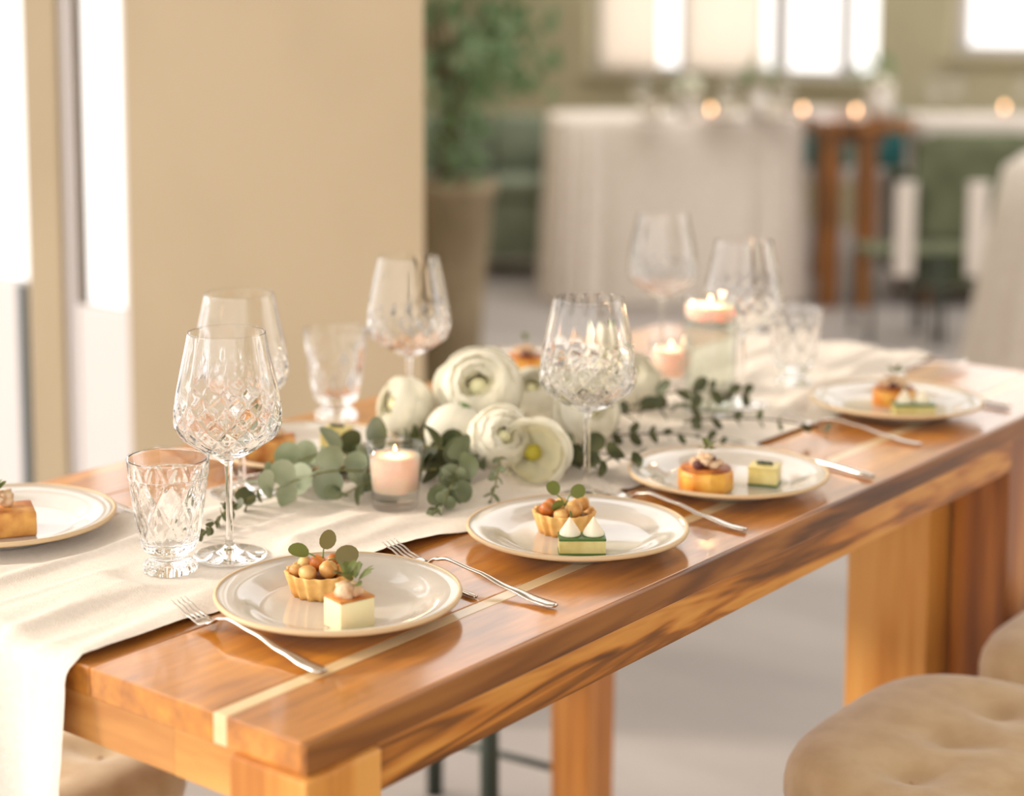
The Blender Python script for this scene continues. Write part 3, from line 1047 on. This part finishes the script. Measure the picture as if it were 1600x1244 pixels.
def toast_block(x, y, label, rz, L=0.085, Wd=0.060, h=0.030, seed=0):
    t = thing('toasted_block', label, 'canape', (x, y, ZPL), rz, 'toasted blocks on the left plates')
    obj('bread', slab(0, L, Wd, 0, h), M_TOAST, t, bevel=0.003)
    q = random.Random(seed)
    for i in range(9):
        obj('topping', MB().ball((0, 0, 0), q.uniform(0.007, 0.0095), 2, (1, 1, 0.8), 0.4, i + seed), M_TOPPING_D if i == 4 else M_TOPPING, t,
            (q.uniform(-0.024, 0.018), q.uniform(-0.016, 0.016), h + 0.006 + 0.007 * (i % 2)))
    herb_sprig(t, (-0.006, 0.0, h + 0.018), 7, 0.009, 0.8, M_HERB_D, seed + 1)
    herb_sprig(t, (-0.006, 0.0, h + 0.020), 4, 0.008, 0.6, M_HERB, seed + 2)


toast_block(-0.722, 0.206, 'toasted orange bread block with mushrooms, at the left edge', CAMROT + 0.35, seed=4)
toast_block(-0.722, 0.672, 'toasted orange block half hidden behind the wine glass', CAMROT + 0.1, L=0.075, seed=9)


# ------------------------------------------------------------------ flowers and greenery
def petal_mesh(R, a0, a1, wid, curl, nu=6, nv=7):
    """petal lying on a sphere of radius R around the origin, from polar angle a0 to a1 measured from -Z"""
    def fn(u, v):
        t = (u - 0.5) * 2
        s = v
        wv = wid * min(1.0, 0.35 + 1.6 * s) * (1 - 0.25 * s ** 4)
        top = 1 - 0.16 * abs(t) ** 2.6 - 0.012 * math.cos(7 * t)
        al = a0 + (a1 - a0) * s * top
        az = max(-1.25, min(1.25, t * wv / max(0.25, math.sin(min(max(al, 0.2), PI - 0.2)))))
        rr = R * (1 + curl * s ** 4 + 0.05 * (1 - t * t))
        return (rr * math.sin(al) * math.cos(az), rr * math.sin(al) * math.sin(az), -rr * math.cos(al))
    return MB().grid(fn, nu, nv).mesh('petal', fix=False)


def flower(loc, R, axis, label, kind='full', seed=0, heart=None):
    q = random.Random(seed)
    rot = Vector(axis).normalized().to_track_quat('Z', 'Y').to_euler()
    f = thing('white_flower', label, 'flower', loc, 0, 'white flowers along the table centre', rot=rot)
    if kind == 'full':
        rings = [(1.00, 6, 0.25, 1.85, 0.86, 0.05), (0.96, 6, 0.25, 2.22, 0.86, 0.0), (0.90, 6, 0.25, 2.44, 0.86, 0.0), (0.82, 5, 0.3, 2.58, 0.9, 0.0), (0.72, 5, 0.3, 2.68, 0.9, 0.0), (0.60, 4, 0.3, 2.72, 1.0, 0.0)]
    elif kind == 'open':
        rings = [(1.00, 6, 0.25, 1.62, 0.76, 0.22), (0.93, 6, 0.25, 1.80, 0.72, 0.14), (0.84, 5, 0.25, 1.86, 0.70, 0.08)]
    else:
        rings = [(1.00, 5, 0.2, 2.25, 0.74, -0.05), (0.88, 5, 0.2, 2.45, 0.72, -0.1), (0.72, 4, 0.2, 2.5, 0.7, 0.0)]
    for ri, (rr, n, a0, a1, wd, curl) in enumerate(rings):
        me = cached('petal_%s_%d_%g' % (kind, ri, R), lambda: petal_mesh(R * rr, a0, a1, wd, curl))
        for i in range(n):
            o = obj('petal', me, M_PETAL if ri < len(rings) - 1 else M_PETAL_IN, f, (0, 0, 0),
                    (q.uniform(-0.10, 0.10), q.uniform(-0.10, 0.10), 2 * PI * (i + 0.5 * ri) / n + q.uniform(-0.12, 0.12)), q.uniform(0.96, 1.04))
    hz = -0.30 * R if kind == 'open' else 0.30 * R
    obj('heart', MB().ball((0, 0, hz), R * (0.30 if kind == 'open' else 0.25), 2, (1, 1, 1.2), 0.2, seed), heart or M_HEART_G, f)
    obj('calyx', MB().lathe([(0, -1.12 * R), (0.10 * R, -1.12 * R), (0.2 * R, -1.05 * R), (0.42 * R, -0.93 * R), (0.3 * R, -0.9 * R), (0, -0.9 * R)], 12), M_STEM, f)
    return f


flower((-0.625, 0.855, T + 0.066), 0.043, (-0.25, -0.85, 0.30), 'white ruffled flower at the left end of the arrangement', 'full', 1)
flower((-0.545, 0.935, T + 0.088), 0.063, (0.42, -0.75, 0.45), 'largest creamy white flower, highest in the arrangement', 'full', 2)
flower((-0.505, 0.825, T + 0.050), 0.042, (-0.2, -0.3, -0.9), 'white closed bloom tucked below the largest flower', 'bud', 3)
flower((-0.415, 0.815, T + 0.060), 0.043, (0.75, -0.45, 0.35), 'white half-open bloom right above the open yellow-eyed flower', 'full', 4)
flower((-0.362, 0.822, T + 0.046), 0.041, (0.62, -0.75, 0.18), 'open white flower with a yellow-green eye, lowest in front', 'open', 5, M_HEART)
flower((-0.420, 1.030, T + 0.056), 0.047, (0.7, -0.5, 0.5), 'white bloom seen behind the wine glass stem', 'full', 6)
flower((-0.535, 1.255, T + 0.115), 0.030, (-0.15, 0.1, -0.95), 'small white bud hanging above the far blooms', 'bud', 7)
flower((-0.555, 1.080, T + 0.055), 0.044, (0.3, -0.6, 0.7), 'white flower just right of the largest bloom', 'full', 8)
flower((-0.500, 1.260, T + 0.055), 0.047, (0.4, -0.6, 0.7), 'blurred white bloom beside the far votive candle', 'full', 9)
flower((-0.570, 0.855, T + 0.034), 0.032, (0.1, -0.8, 0.5), 'small white bloom between left flower and closed bloom', 'bud', 10)


def catmull(pts, n):
    pts = [Vector(p) for p in pts]
    out = []
    for i in range(len(pts) - 1):
        p0, p1, p2, p3 = pts[max(i - 1, 0)], pts[i], pts[i + 1], pts[min(i + 2, len(pts) - 1)]
        for k in range(n):
            t = k / n
            out.append(0.5 * (2 * p1 + (p2 - p0) * t + (2 * p0 - 5 * p1 + 4 * p2 - p3) * t * t + (-p0 + 3 * p1 - 3 * p2 + p3) * t ** 3))
    out.append(pts[-1])
    return out


def branch(pts, n, r, material, label, seed=0, r_tip=None, aspect=1.0, twig=None, spread=0.8):
    """twig with opposite pairs of round leaves; points relative to the table top"""
    q = random.Random(seed)
    base = Vector(pts[0])
    P = catmull([Vector(p) - base for p in pts], 6)
    b = thing('eucalyptus_branch', label, 'eucalyptus', (base.x, base.y, T + base.z), 0, 'eucalyptus along the table centre')
    m = len(P)
    obj('stem', MB().tube(P, [0.0017 - 0.001 * i / m for i in range(m)], 6), twig or M_TWIG, b)
    r_tip = r_tip or r * 0.6
    for i in range(n):
        t = (i + 0.6) / n
        j = min(m - 2, int(t * (m - 1)))
        p = P[j].lerp(P[j + 1], t * (m - 1) - j)
        d = (P[j + 1] - P[j]).normalized()
        sd = d.cross(Vector((0, 0, 1)))
        if sd.length < 0.1:
            sd = Vector((1, 0, 0))
        sd.normalize()
        upv = sd.cross(d)
        ph = i * 1.35 + q.uniform(-0.4, 0.4)
        rr = r + (r_tip - r) * t
        key = round(rr, 3)
        me = cached('euc_%g_%g_%s' % (key, aspect, material.name), lambda: leaf_me(key, 'leaf', 0.14, aspect, 14))
        for sg in (1, -1):
            o = (sd * math.cos(ph) + upv * math.sin(ph)) * sg
            if o.z < -0.2 and p.z + base.z < rr * 1.5:
                o.z = abs(o.z) * 0.4
            dd = (o * spread + d * 0.55).normalized()
            obj('leaf', me, material, b, p, aim(dd, q.uniform(-0.9, 0.9) + 1.0 * sg), q.uniform(0.85, 1.1))
    return b


branch([(-0.57, 0.505, 0.020), (-0.555, 0.44, 0.022), (-0.530, 0.385, 0.016), (-0.515, 0.350, 0.012)], 9, 0.0105, M_EUC_D, 'thin eucalyptus tip with small dark leaves pointing at front glass', 1, 0.005)
branch([(-0.50, 0.66, 0.030), (-0.525, 0.60, 0.040), (-0.545, 0.55, 0.035), (-0.555, 0.505, 0.025)], 5, 0.0215, M_EUC_S, 'silvery eucalyptus with big round leaves left of front candle', 2, 0.020)
branch([(-0.52, 0.70, 0.030), (-0.565, 0.645, 0.050), (-0.58, 0.60, 0.048), (-0.600, 0.555, 0.030)], 5, 0.0215, M_EUC, 'grey-green round-leaved eucalyptus behind the silvery branch', 3, 0.016)
branch([(-0.45, 0.72, 0.030), (-0.485, 0.665, 0.030), (-0.485, 0.615, 0.026), (-0.49, 0.565, 0.016)], 5, 0.0180, M_EUC, 'low eucalyptus branch with hanging round leaves by the front candle', 4, 0.012)
branch([(-0.44, 0.80, 0.040), (-0.475, 0.75, 0.050), (-0.53, 0.72, 0.055), (-0.575, 0.69, 0.048)], 5, 0.022, M_EUC_D, 'dark round-leaved eucalyptus just behind the front candle', 5, 0.018)
branch([(-0.45, 0.80, 0.035), (-0.420, 0.740, 0.045), (-0.388, 0.690, 0.036), (-0.370, 0.650, 0.018)], 5, 0.0225, M_EUC, 'round-leaved eucalyptus right of the front candle', 6, 0.014)
branch([(-0.400, 0.700, 0.040), (-0.372, 0.655, 0.032), (-0.366, 0.632, 0.016), (-0.366, 0.612, 0.006)], 7, 0.0105, M_EUC, 'small-leaved eucalyptus tip drooping onto the cloth right of candle', 7, 0.006)
branch([(-0.375, 0.765, 0.050), (-0.355, 0.735, 0.046), (-0.345, 0.715, 0.026), (-0.342, 0.700, 0.006)], 7, 0.0085, M_EUC, 'narrow eucalyptus sprig hanging left of the yellow-eyed flower', 8, 0.006, 0.55)
branch([(-0.43, 0.90, 0.020), (-0.37, 0.905, 0.030), (-0.32, 0.925, 0.032), (-0.275, 0.945, 0.024)], 5, 0.0195, M_EUC_D, 'dark eucalyptus with oval leaves behind the nut tartlet plate', 9, 0.017, 0.8, M_TWIG_D)
branch([(-0.47, 0.95, 0.020), (-0.40, 0.90, 0.018), (-0.34, 0.89, 0.022), (-0.30, 0.90, 0.018)], 5, 0.018, M_EUC_D, 'shadowed eucalyptus under the white blooms', 10, 0.015, 0.9, M_TWIG_D)
branch([(-0.45, 1.05, 0.030), (-0.415, 1.12, 0.040), (-0.385, 1.20, 0.040), (-0.350, 1.265, 0.030)], 8, 0.0165, M_EUC_D, 'dense dark eucalyptus in front of the floating candle', 11, 0.013, 0.7, M_TWIG_D)
branch([(-0.42, 1.15, 0.045), (-0.40, 1.23, 0.055), (-0.37, 1.30, 0.050), (-0.345, 1.37, 0.036)], 7, 0.0160, M_EUC_D, 'dark eucalyptus touching the base of glass cylinder', 12, 0.012, 0.7, M_TWIG_D)
branch([(-0.36, 1.20, 0.020), (-0.30, 1.235, 0.028), (-0.23, 1.265, 0.030), (-0.150, 1.275, 0.022)], 7, 0.0150, M_EUC_D, 'straggling dark eucalyptus tip beyond the third plate', 13, 0.008, 0.6, M_TWIG_D, 1.0)
branch([(-0.40, 1.05, 0.020), (-0.345, 1.085, 0.026), (-0.30, 1.12, 0.024), (-0.255, 1.145, 0.016)], 8, 0.0125, M_EUC_D, 'small-leaved eucalyptus behind the golden cake plate', 14, 0.008, 0.6, M_TWIG_D)
branch([(-0.62, 0.87, 0.020), (-0.56, 0.82, 0.024), (-0.50, 0.77, 0.028), (-0.45, 0.73, 0.020)], 6, 0.020, M_EUC_D, 'dark eucalyptus tucked beneath the closed white bloom', 15, 0.018, 1.0, M_TWIG_D)

# ------------------------------------------------------------------ stools
SEAT_Z = 0.74


def seat_mesh(wx, wy, top, th, tufts):
    rows = [(0.0, 0), (0.12, 0), (0.25, 0), (0.38, 0), (0.5, 0), (0.62, 0), (0.72, 0), (0.80, -0.001), (0.87, -0.004), (0.925, -0.010), (0.965, -0.020),
            (0.99, -0.034), (1.0, -0.050), (1.0, -0.066), (0.99, -0.078), (0.955, -0.090), (0.90, -th), (0.0, -th)]
    seg = 112
    vs, fs = [], []
    for f, dz in rows:
        for k in range(seg):
            a = 2 * PI * k / seg
            ca, sa = math.cos(a), math.sin(a)
            e = 2 / 3.6
            x = wx / 2 * f * math.copysign(abs(ca) ** e, ca)
            y = wy / 2 * f * math.copysign(abs(sa) ** e, sa)
            z = top + dz
            if dz > -0.03:
                for tx, ty in tufts:
                    d2 = (x - tx) ** 2 + (y - ty) ** 2
                    z -= 0.020 * math.exp(-d2 / 0.0011) + 0.010 * math.exp(-d2 / 0.006)
                z += 0.012 * max(0, 1 - f * f)
            vs.append((x, y, z))
    for i in range(len(rows) - 1):
        for k in range(seg):
            fs.append((i * seg + k, i * seg + (k + 1) % seg, (i + 1) * seg + (k + 1) % seg, (i + 1) * seg + k))
    return MB().add(vs, fs).mesh('seat')


TUFTS = [(x, y) for x in (-0.10, 0.03, 0.16) for y in (-0.14, -0.015, 0.11)]


def stool(cx, cy, label, wx=0.58, wy=0.50, top=SEAT_Z, leg_x=0.235, leg_y=0.20, rz=0.0, leg_r=0.0165, kt=1.0):
    s = thing('tufted_stool', label, 'stool', (cx, cy, 0), rz, 'tufted stools around the table')
    st = obj('seat', cached('seat%g%g%g' % (wx, wy, top), lambda: seat_mesh(wx, wy, top, 0.098, [(a * kt, b * kt) for a, b in TUFTS])), M_SEAT, s)
    for i, (tx, ty) in enumerate(TUFTS):
        obj('button', cached('button', lambda: MB().ball((0, 0, 0), 0.007, 2, (1, 1, 0.6)).mesh('button')), M_SEAT, st, (tx * kt, ty * kt, top - 0.022))
    fr = MB()
    fr.box(-leg_x, leg_x, -leg_y, leg_y, top - 0.125, top - 0.098)
    obj('seat_frame', fr, M_METAL, s, smooth=False, bevel=0.004)
    for sx in (-1, 1):
        for sy in (-1, 1):
            obj('leg', MB().tube([(sx * leg_x, sy * leg_y, top - 0.12), (sx * leg_x * 1.04, sy * leg_y * 1.04, 0.25), (sx * leg_x * 1.08, sy * leg_y * 1.08, 0.0)], leg_r, 12), M_METAL, s)
    z = 0.13
    a, b = leg_x * 1.045, leg_y * 1.045
    obj('foot_rail', MB().tube([(-a, -b, z), (a, -b, z)], 0.008, 8), M_METAL, s)
    obj('foot_rail', MB().tube([(-a, b, z), (a, b, z)], 0.008, 8), M_METAL, s)
    return s


stool(0.262, 1.060, 'beige buttoned velvet stool at lower right, seat fully in view')
stool(0.300, 1.590, 'beige velvet stool at the right edge behind the buttoned one')
stool(0.270, 0.520, 'beige velvet stool of which only a sliver shows at the bottom')
stool(-1.03, 0.36, 'beige velvet stool under the near left of the table behind the cloth', top=0.64)
stool(-1.094, 1.564, 'dark-legged stool on the far side seen only below the table', wx=0.38, wy=0.38, top=0.66, leg_x=0.165, leg_y=0.165, rz=0.12, leg_r=0.018, kt=0.7)

# ------------------------------------------------------------------ background furniture
BR = math.radians(39.1)
RT = Vector((0.7759, 0.6309, 0))
DP = Vector((-0.6309, 0.7759, 0))


def skirt_mesh(hw, hd, h, nf, amp, flare, corner=0.3):
    """cloth over a table: flat top and a pleated skirt; rounded rectangle hw x hd"""
    seg = 240
    vs, fs = [], []
    rows = [(0.0, h, 0), (0.6, h, 0), (0.97, h, 0), (1.0, h - 0.012, 0.0), (1.0, h - 0.05, 0.25)] + [(1.0, h - 0.05 - (h - 0.06) * t, 0.25 + 0.75 * t) for t in (0.2, 0.4, 0.6, 0.8, 1.0)]
    for f, z, w in rows:
        for k in range(seg):
            a = 2 * PI * k / seg
            e = 2 * corner if corner < 1 else 1.0
            ca, sa = math.cos(a), math.sin(a)
            x = math.copysign(abs(ca) ** e, ca)
            y = math.copysign(abs(sa) ** e, sa)
            off = w * (flare + amp * math.sin(nf * a + 0.7 * math.sin(3 * a)))
            vs.append((x * (hw * f + off), y * (hd * f + off), z))
    for i in range(len(rows) - 1):
        for k in range(seg):
            fs.append((i * seg + k, i * seg + (k + 1) % seg, (i + 1) * seg + (k + 1) % seg, (i + 1) * seg + k))
    return MB().add(vs, fs).mesh('tablecloth')


mid = Vector((1.086, -1.117, 0)) + RT * 1.201 + DP * 10.31
sk = thing('skirted_table', 'long table under a floor-length pale pleated cloth in the background', 'table', mid, BR)
obj('tablecloth', skirt_mesh(0.69, 0.40, T, 31, 0.022, 0.040, 0.12), M_SKIRT, sk)
obj('table_top', MB().box(-0.66, 0.66, -0.37, 0.37, T - 0.05, T - 0.016), W_BROWN, sk, smooth=False)
for sx in (-1, 1):
    for sy in (-1, 1):
        obj('leg', MB().box(sx * 0.62 - 0.04, sx * 0.62 + 0.04, sy * 0.3 - 0.04, sy * 0.3 + 0.04, 0, T - 0.05), W_DARK, sk, smooth=False)

br = Vector((1.086, -1.117, 0)) + RT * 2.185 + DP * 10.2
bt = thing('wooden_table', 'brown wooden table beside the skirted table in the background', 'table', br, BR)
obj('table_top', MB().box(-0.235, 0.25, -0.45, 0.9, T - 0.06, T), W_DARK, bt, smooth=False, bevel=0.004)
for lx in (-0.17, 0.025):
    for ly in (-0.36, 0.8):
        obj('leg', MB().box(lx - 0.052, lx + 0.052, ly - 0.05, ly + 0.05, 0, T - 0.06), W_DARK, bt, smooth=False, bevel=0.004)
obj('apron', MB().box(-0.19, 0.13, -0.35, 0.82, T - 0.13, T - 0.06), W_DARK, bt, smooth=False)

ct = thing('draped_table', 'round table under a pale cloth at the right edge behind the plates', 'table', (-1.545, 6.375, 0), 0.3)
obj('tablecloth', skirt_mesh(0.36, 0.36, T + 0.01, 22, 0.02, 0.22, 1.0), M_SKIRT, ct)
obj('table_top', MB().lathe([(0, T - 0.04), (0.34, T - 0.04), (0.34, T - 0.008), (0, T - 0.008)], 48), W_BROWN, ct)
obj('pedestal', MB().lathe([(0, 0), (0.24, 0), (0.24, 0.02), (0.04, 0.06), (0.035, T - 0.05), (0, T - 0.05)], 32), M_METAL, ct)

# sofas
def sofa(loc, rz, w, material, label, back_h, seat_h=0.5, depth=0.8, cushions=2):
    s = thing('sofa', label, 'sofa', loc, rz)
    obj('base', MB().box(-w / 2, w / 2, -depth / 2, depth / 2, 0.12, seat_h - 0.12), material, s, bevel=0.02)
    for i in range(cushions):
        x0 = -w / 2 + 0.1 + (w - 0.2) * i / cushions
        x1 = x0 + (w - 0.2) / cushions - 0.01
        obj('seat_cushion', MB().box(x0, x1, -depth / 2 - 0.02, depth / 2 - 0.16, seat_h - 0.12, seat_h), material, s, bevel=0.03)
        obj('back_cushion', MB().box(x0, x1, depth / 2 - 0.24, depth / 2 - 0.08, seat_h, back_h), material, s, bevel=0.04)
    for sx in (-1, 1):
        obj('armrest', MB().box(sx * (w / 2 - 0.05) - 0.05, sx * (w / 2 - 0.05) + 0.05, -depth / 2, depth / 2, 0.13, seat_h + 0.16), material, s, bevel=0.03)
        for sy in (-1, 1):
            obj('foot', MB().box(sx * (w / 2 - 0.08) - 0.025, sx * (w / 2 - 0.08) + 0.025, sy * (depth / 2 - 0.06) - 0.025, sy * (depth / 2 - 0.06) + 0.025, 0, 0.12), W_DARK, s, smooth=False)
    obj('back_panel', MB().box(-w / 2, w / 2, depth / 2 - 0.09, depth / 2, 0.13, back_h - 0.03), material, s, bevel=0.02)
    return s


sofa(Vector((1.086, -1.117, 0)) + RT * 0.04 + DP * 11.25, BR, 1.2, M_SAGE, 'sage green high-backed bench seat left of the skirted table', 0.96, 0.60, 0.8, 3)
sofa(Vector((1.086, -1.117, 0)) + RT * 3.12 + DP * 10.15, BR + PI, 1.3, M_OLIVE, 'olive green sofa seen from behind, at the right of the background', 0.95, 0.55, 0.7, 2)


def cushion(loc, rot, label, w=0.36):
    def fn():
        mb = MB()
        n = 12
        for sgn in (1, -1):
            mb.grid(lambda u, v: ((u - 0.5) * w, (v - 0.5) * w, sgn * 0.07 * (max(0, (1 - (2 * u - 1) ** 4) * (1 - (2 * v - 1) ** 4)) ** 0.6)), n, n)
        return mb.mesh('cushion')
    o = obj('cushion', cached('cush%g' % w, fn), M_TEAL, None, loc, rot)
    return tag(o, label, 'cushion', 'teal cushions in the background')


def white_chair(loc, rz, label):
    s = thing('white_chair', label, 'chair', loc, rz, 'white chairs in the background')
    obj('seat', MB().box(-0.17, 0.17, -0.20, 0.17, 0.44, 0.46), M_OLIVE, s, bevel=0.008)
    for sx in (-1, 1):
        obj('leg', MB().tube([(sx * 0.15, -0.18, 0.44), (sx * 0.16, -0.2, 0)], 0.012, 10), M_METAL, s)
        obj('leg', MB().tube([(sx * 0.15, 0.16, 0.44), (sx * 0.16, 0.2, 0)], 0.012, 10), M_METAL, s)
    obj('backrest', MB().box(-0.05, 0.05, 0.175, 0.195, 0.34, 0.80), M_CHAIRW, s, smooth=False, bevel=0.006)
    obj('top_rail', MB().tube([(-0.05, 0.185, 0.79), (0.05, 0.185, 0.79)], 0.014, 8), M_CHAIRW, s)
    return s


white_chair((-2.874, 7.178, 0), BR + PI, 'slim white chair right of the wooden table')
white_chair((-2.60, 7.40, 0), BR + PI, 'slim white chair in front of the olive sofa')

# potted plant behind the pillar
pp = thing('potted_tree', 'leafy green tree in a tan clay pot behind the pillar', 'plant', (-3.76, 4.74, 0))
obj('pot', MB().lathe([(0, 0), (0.13, 0), (0.14, 0.02), (0.17, 0.5), (0.20, 0.86), (0.215, 0.87), (0.22, 0.93), (0.19, 0.93), (0.175, 0.86), (0, 0.86)], 48), M_POT, pp)
obj('soil', MB().lathe([(0, 0.862), (0.172, 0.862), (0, 0.885)], 24), M_SOIL, pp)
q = random.Random(5)
fol = MB()
tips = []
for i in range(9):
    a = i * 2.4
    L = q.uniform(0.35, 0.75)
    end = Vector((math.cos(a) * L * 0.75, math.sin(a) * L * 0.75, 0.86 + q.uniform(0.5, 1.5)))
    m1 = Vector((math.cos(a) * 0.08, math.sin(a) * 0.08, 0.86 + (end.z - 0.86) * 0.6))
    pts = catmull([Vector((0.01 * i - 0.04, 0, 0.86)), m1, end, end + Vector((math.cos(a) * 0.12, math.sin(a) * 0.12, -0.12))], 5)
    obj('stem', MB().tube(pts, [0.013 - 0.010 * k / len(pts) for k in range(len(pts))], 6), M_BARK, pp)
    tips.append(pts)
vs0, fs0 = leaf_mesh(8, 0.2, 0.45)
for pts in tips:
    for k in range(100):
        t = q.random() ** 0.6
        p = pts[min(len(pts) - 1, int(t * len(pts)))] + Vector((q.gauss(0, 0.075), q.gauss(0, 0.075), q.gauss(0, 0.08)))
        if p.x < -0.62:
            continue
        r = q.uniform(0.025, 0.05)
        R3 = Euler((q.uniform(0, 6), q.uniform(0, 6), q.uniform(0, 6))).to_matrix()
        fol.add([tuple(p + R3 @ (Vector(v) * r)) for v in vs0], fs0)
obj('foliage', fol, M_FOL, pp, fix=False, kind='stuff')

# table ware on the tables behind
def far_pt(px, d, z):
    """world point at a lateral offset (metres right of the lens axis) and depth along the view, on height z"""
    return Vector((1.086, -1.117, 0)) + RT * px + DP * d + Vector((0, 0, z))


# teal cushions lie on a low bench behind the wooden table
bench = thing('bench', 'pale low bench behind the wooden table with teal cushions', 'bench', far_pt(2.28, 11.45, 0), BR)
obj('seat', MB().box(-0.5, 0.5, -0.2, 0.2, 0.55, 0.62), M_CHAIRW, bench, smooth=False, bevel=0.01)
for sx in (-0.42, 0.42):
    for sy in (-0.15, 0.15):
        obj('leg', MB().box(sx - 0.03, sx + 0.03, sy - 0.03, sy + 0.03, 0, 0.55), M_CHAIRW, bench, smooth=False)
cushion(far_pt(2.28, 11.4, 0.80), (PI / 2 - 0.25, 0, BR), 'teal cushion seen between the legs of the wooden table')
cushion(far_pt(2.72, 11.4, 0.80), (PI / 2 - 0.25, 0, BR), 'teal cushion just right of the wooden table')



def far_glass(p, label, sc=0.9):
    g = thing('wine_glass', label, 'wine glass', p, 0, 'wine glasses on the tables behind')
    obj('bowl', cached('farbowl', lambda: MB().lathe(smooth_prof([(0.004, 0.112), (0.03, 0.125), (0.058, 0.152), (0.064, 0.178), (0.046, 0.272)], 4) +
        smooth_prof([(0.045, 0.272), (0.0625, 0.178), (0.056, 0.154), (0.028, 0.128), (0, 0.12)], 4), 32).mesh('bowl')), M_GLASS, g, sc=sc)
    obj('stem', CACHE['stem'], M_GLASS, g, sc=sc)


def far_candle(p, label, e=26):
    v = thing('tealight', label, 'candle', p, 0, 'small candles on the tables behind')
    obj('cup', cached('tcup', lambda: MB().lathe([(0, 0), (0.035, 0), (0.04, 0.06), (0.037, 0.06), (0.033, 0.008), (0, 0.008)], 24).mesh('cup')), M_CUP, v)
    obj('wax', cached('twax', lambda: MB().lathe([(0, 0.009), (0.032, 0.009), (0.034, 0.04), (0, 0.04)], 24).mesh('wax')), M_GLOWWAX, v)
    obj('flame', CACHE['flame'], M_FLAME, v, (0, 0, 0.040), sc=2.3)


def far_pot(p, label, sc=1.0, flowers=False, seed=0):
    v = thing('bud_vase', label, 'vase', p, 0, 'small vases on the tables behind')
    obj('vase', cached('fvase', lambda: MB().lathe(smooth_prof([(0, 0), (0.04, 0), (0.05, 0.05), (0.03, 0.09), (0.035, 0.11), (0.03, 0.11), (0, 0.10)], 3), 24).mesh('vase')), M_PORC, v, sc=sc)
    q = random.Random(seed)
    fb = MB()
    for i in range(26):
        c_ = Vector((q.gauss(0, 0.04), q.gauss(0, 0.04), 0.13 + abs(q.gauss(0, 0.035))))
        r = q.uniform(0.014, 0.026)
        R3 = Euler((q.uniform(0, 6), q.uniform(0, 6), q.uniform(0, 6))).to_matrix()
        fb.add([tuple(c_ + R3 @ (Vector(w) * r)) for w in vs0], fs0)
    obj('foliage', fb, M_FOL, v, sc=sc, fix=False, kind='stuff')
    if flowers:
        for i in range(6):
            obj('blossom', cached('blossom', lambda: MB().ball((0, 0, 0), 0.032, 2, (1, 1, 0.8), 0.3, 3).mesh('blossom')), M_PETAL, v,
                (0.05 * math.cos(i * 1.05), 0.05 * math.sin(i * 1.05), 0.15 + 0.03 * (i % 3)))


ZT = T + 0.002
far_glass(far_pt(1.00, 10.0, ZT), 'blurred wine glass at left end of the skirted table')
far_glass(far_pt(1.22, 10.25, ZT), 'blurred wine glass left of centre on the skirted table')
far_glass(far_pt(1.50, 10.2, ZT), 'blurred wine glass at the middle of the skirted table')
far_glass(far_pt(1.80, 10.1, ZT), 'blurred wine glass at the right part of the skirted table')
far_pot(far_pt(1.63, 9.95, ZT), 'small vase of dark greenery on the skirted table', 1.5, False, 1)
far_pot(far_pt(1.25, 9.98, ZT), 'small vase of pink-white blossom on the skirted table', 1.2, True, 2)
far_candle(far_pt(1.86, 9.85, ZT), 'lit tealight at the right end of the skirted table')
far_candle(far_pt(1.36, 9.85, ZT), 'lit tealight near the middle of the skirted table')
far_candle(far_pt(2.12, 9.72, ZT), 'lit tealight on the brown wooden table')
far_pot(far_pt(2.30, 9.95, ZT + 0.003), 'vase of white blossom on the brown wooden table', 1.7, True, 3)
for i, (lx, dd) in enumerate(((1.05, 9.75), (1.45, 9.78), (1.72, 9.78))):
    pl = thing('side_plate', ['white side plate at the left of the skirted table', 'white side plate at the middle of the skirted table',
                              'white side plate at the right of the skirted table'][i], 'plate', far_pt(lx, dd, ZT), 0, 'plates on the skirted table')
    obj('dish', CACHE['plate'], M_PORC, pl, sc=0.9)
    obj('napkin', cached('fnap', lambda: MB().prism([(-0.05, -0.05), (0.05, -0.05), (0.0, 0.06)], 0.0085, 0.10).mesh('napkin', False)), M_LINEN, pl)

# far right table with glassware
rt_ = thing('console_table', 'pale table with glasses behind the olive sofa at the far right', 'table', far_pt(3.15, 10.95, 0), BR)
obj('tablecloth', MB().box(-0.42, 0.42, -0.3, 0.3, T - 0.16, T - 0.045), M_SKIRT, rt_, bevel=0.012)
for sx in (-0.36, 0.36):
    for sy in (-0.24, 0.24):
        obj('leg', MB().box(sx - 0.03, sx + 0.03, sy - 0.03, sy + 0.03, 0, T - 0.16), M_CHAIRW, rt_, smooth=False)
ZR = T - 0.043
far_glass(far_pt(2.85, 10.9, ZR), 'blurred wine glass at the left of the far right table')
far_glass(far_pt(3.0, 11.0, ZR), 'blurred wine glass near the middle of the far right table')
far_glass(far_pt(3.40, 11.0, ZR), 'blurred wine glass at the right of the far right table')
far_candle(far_pt(3.24, 10.8, ZR), 'blurred tealight on the table behind the olive sofa')
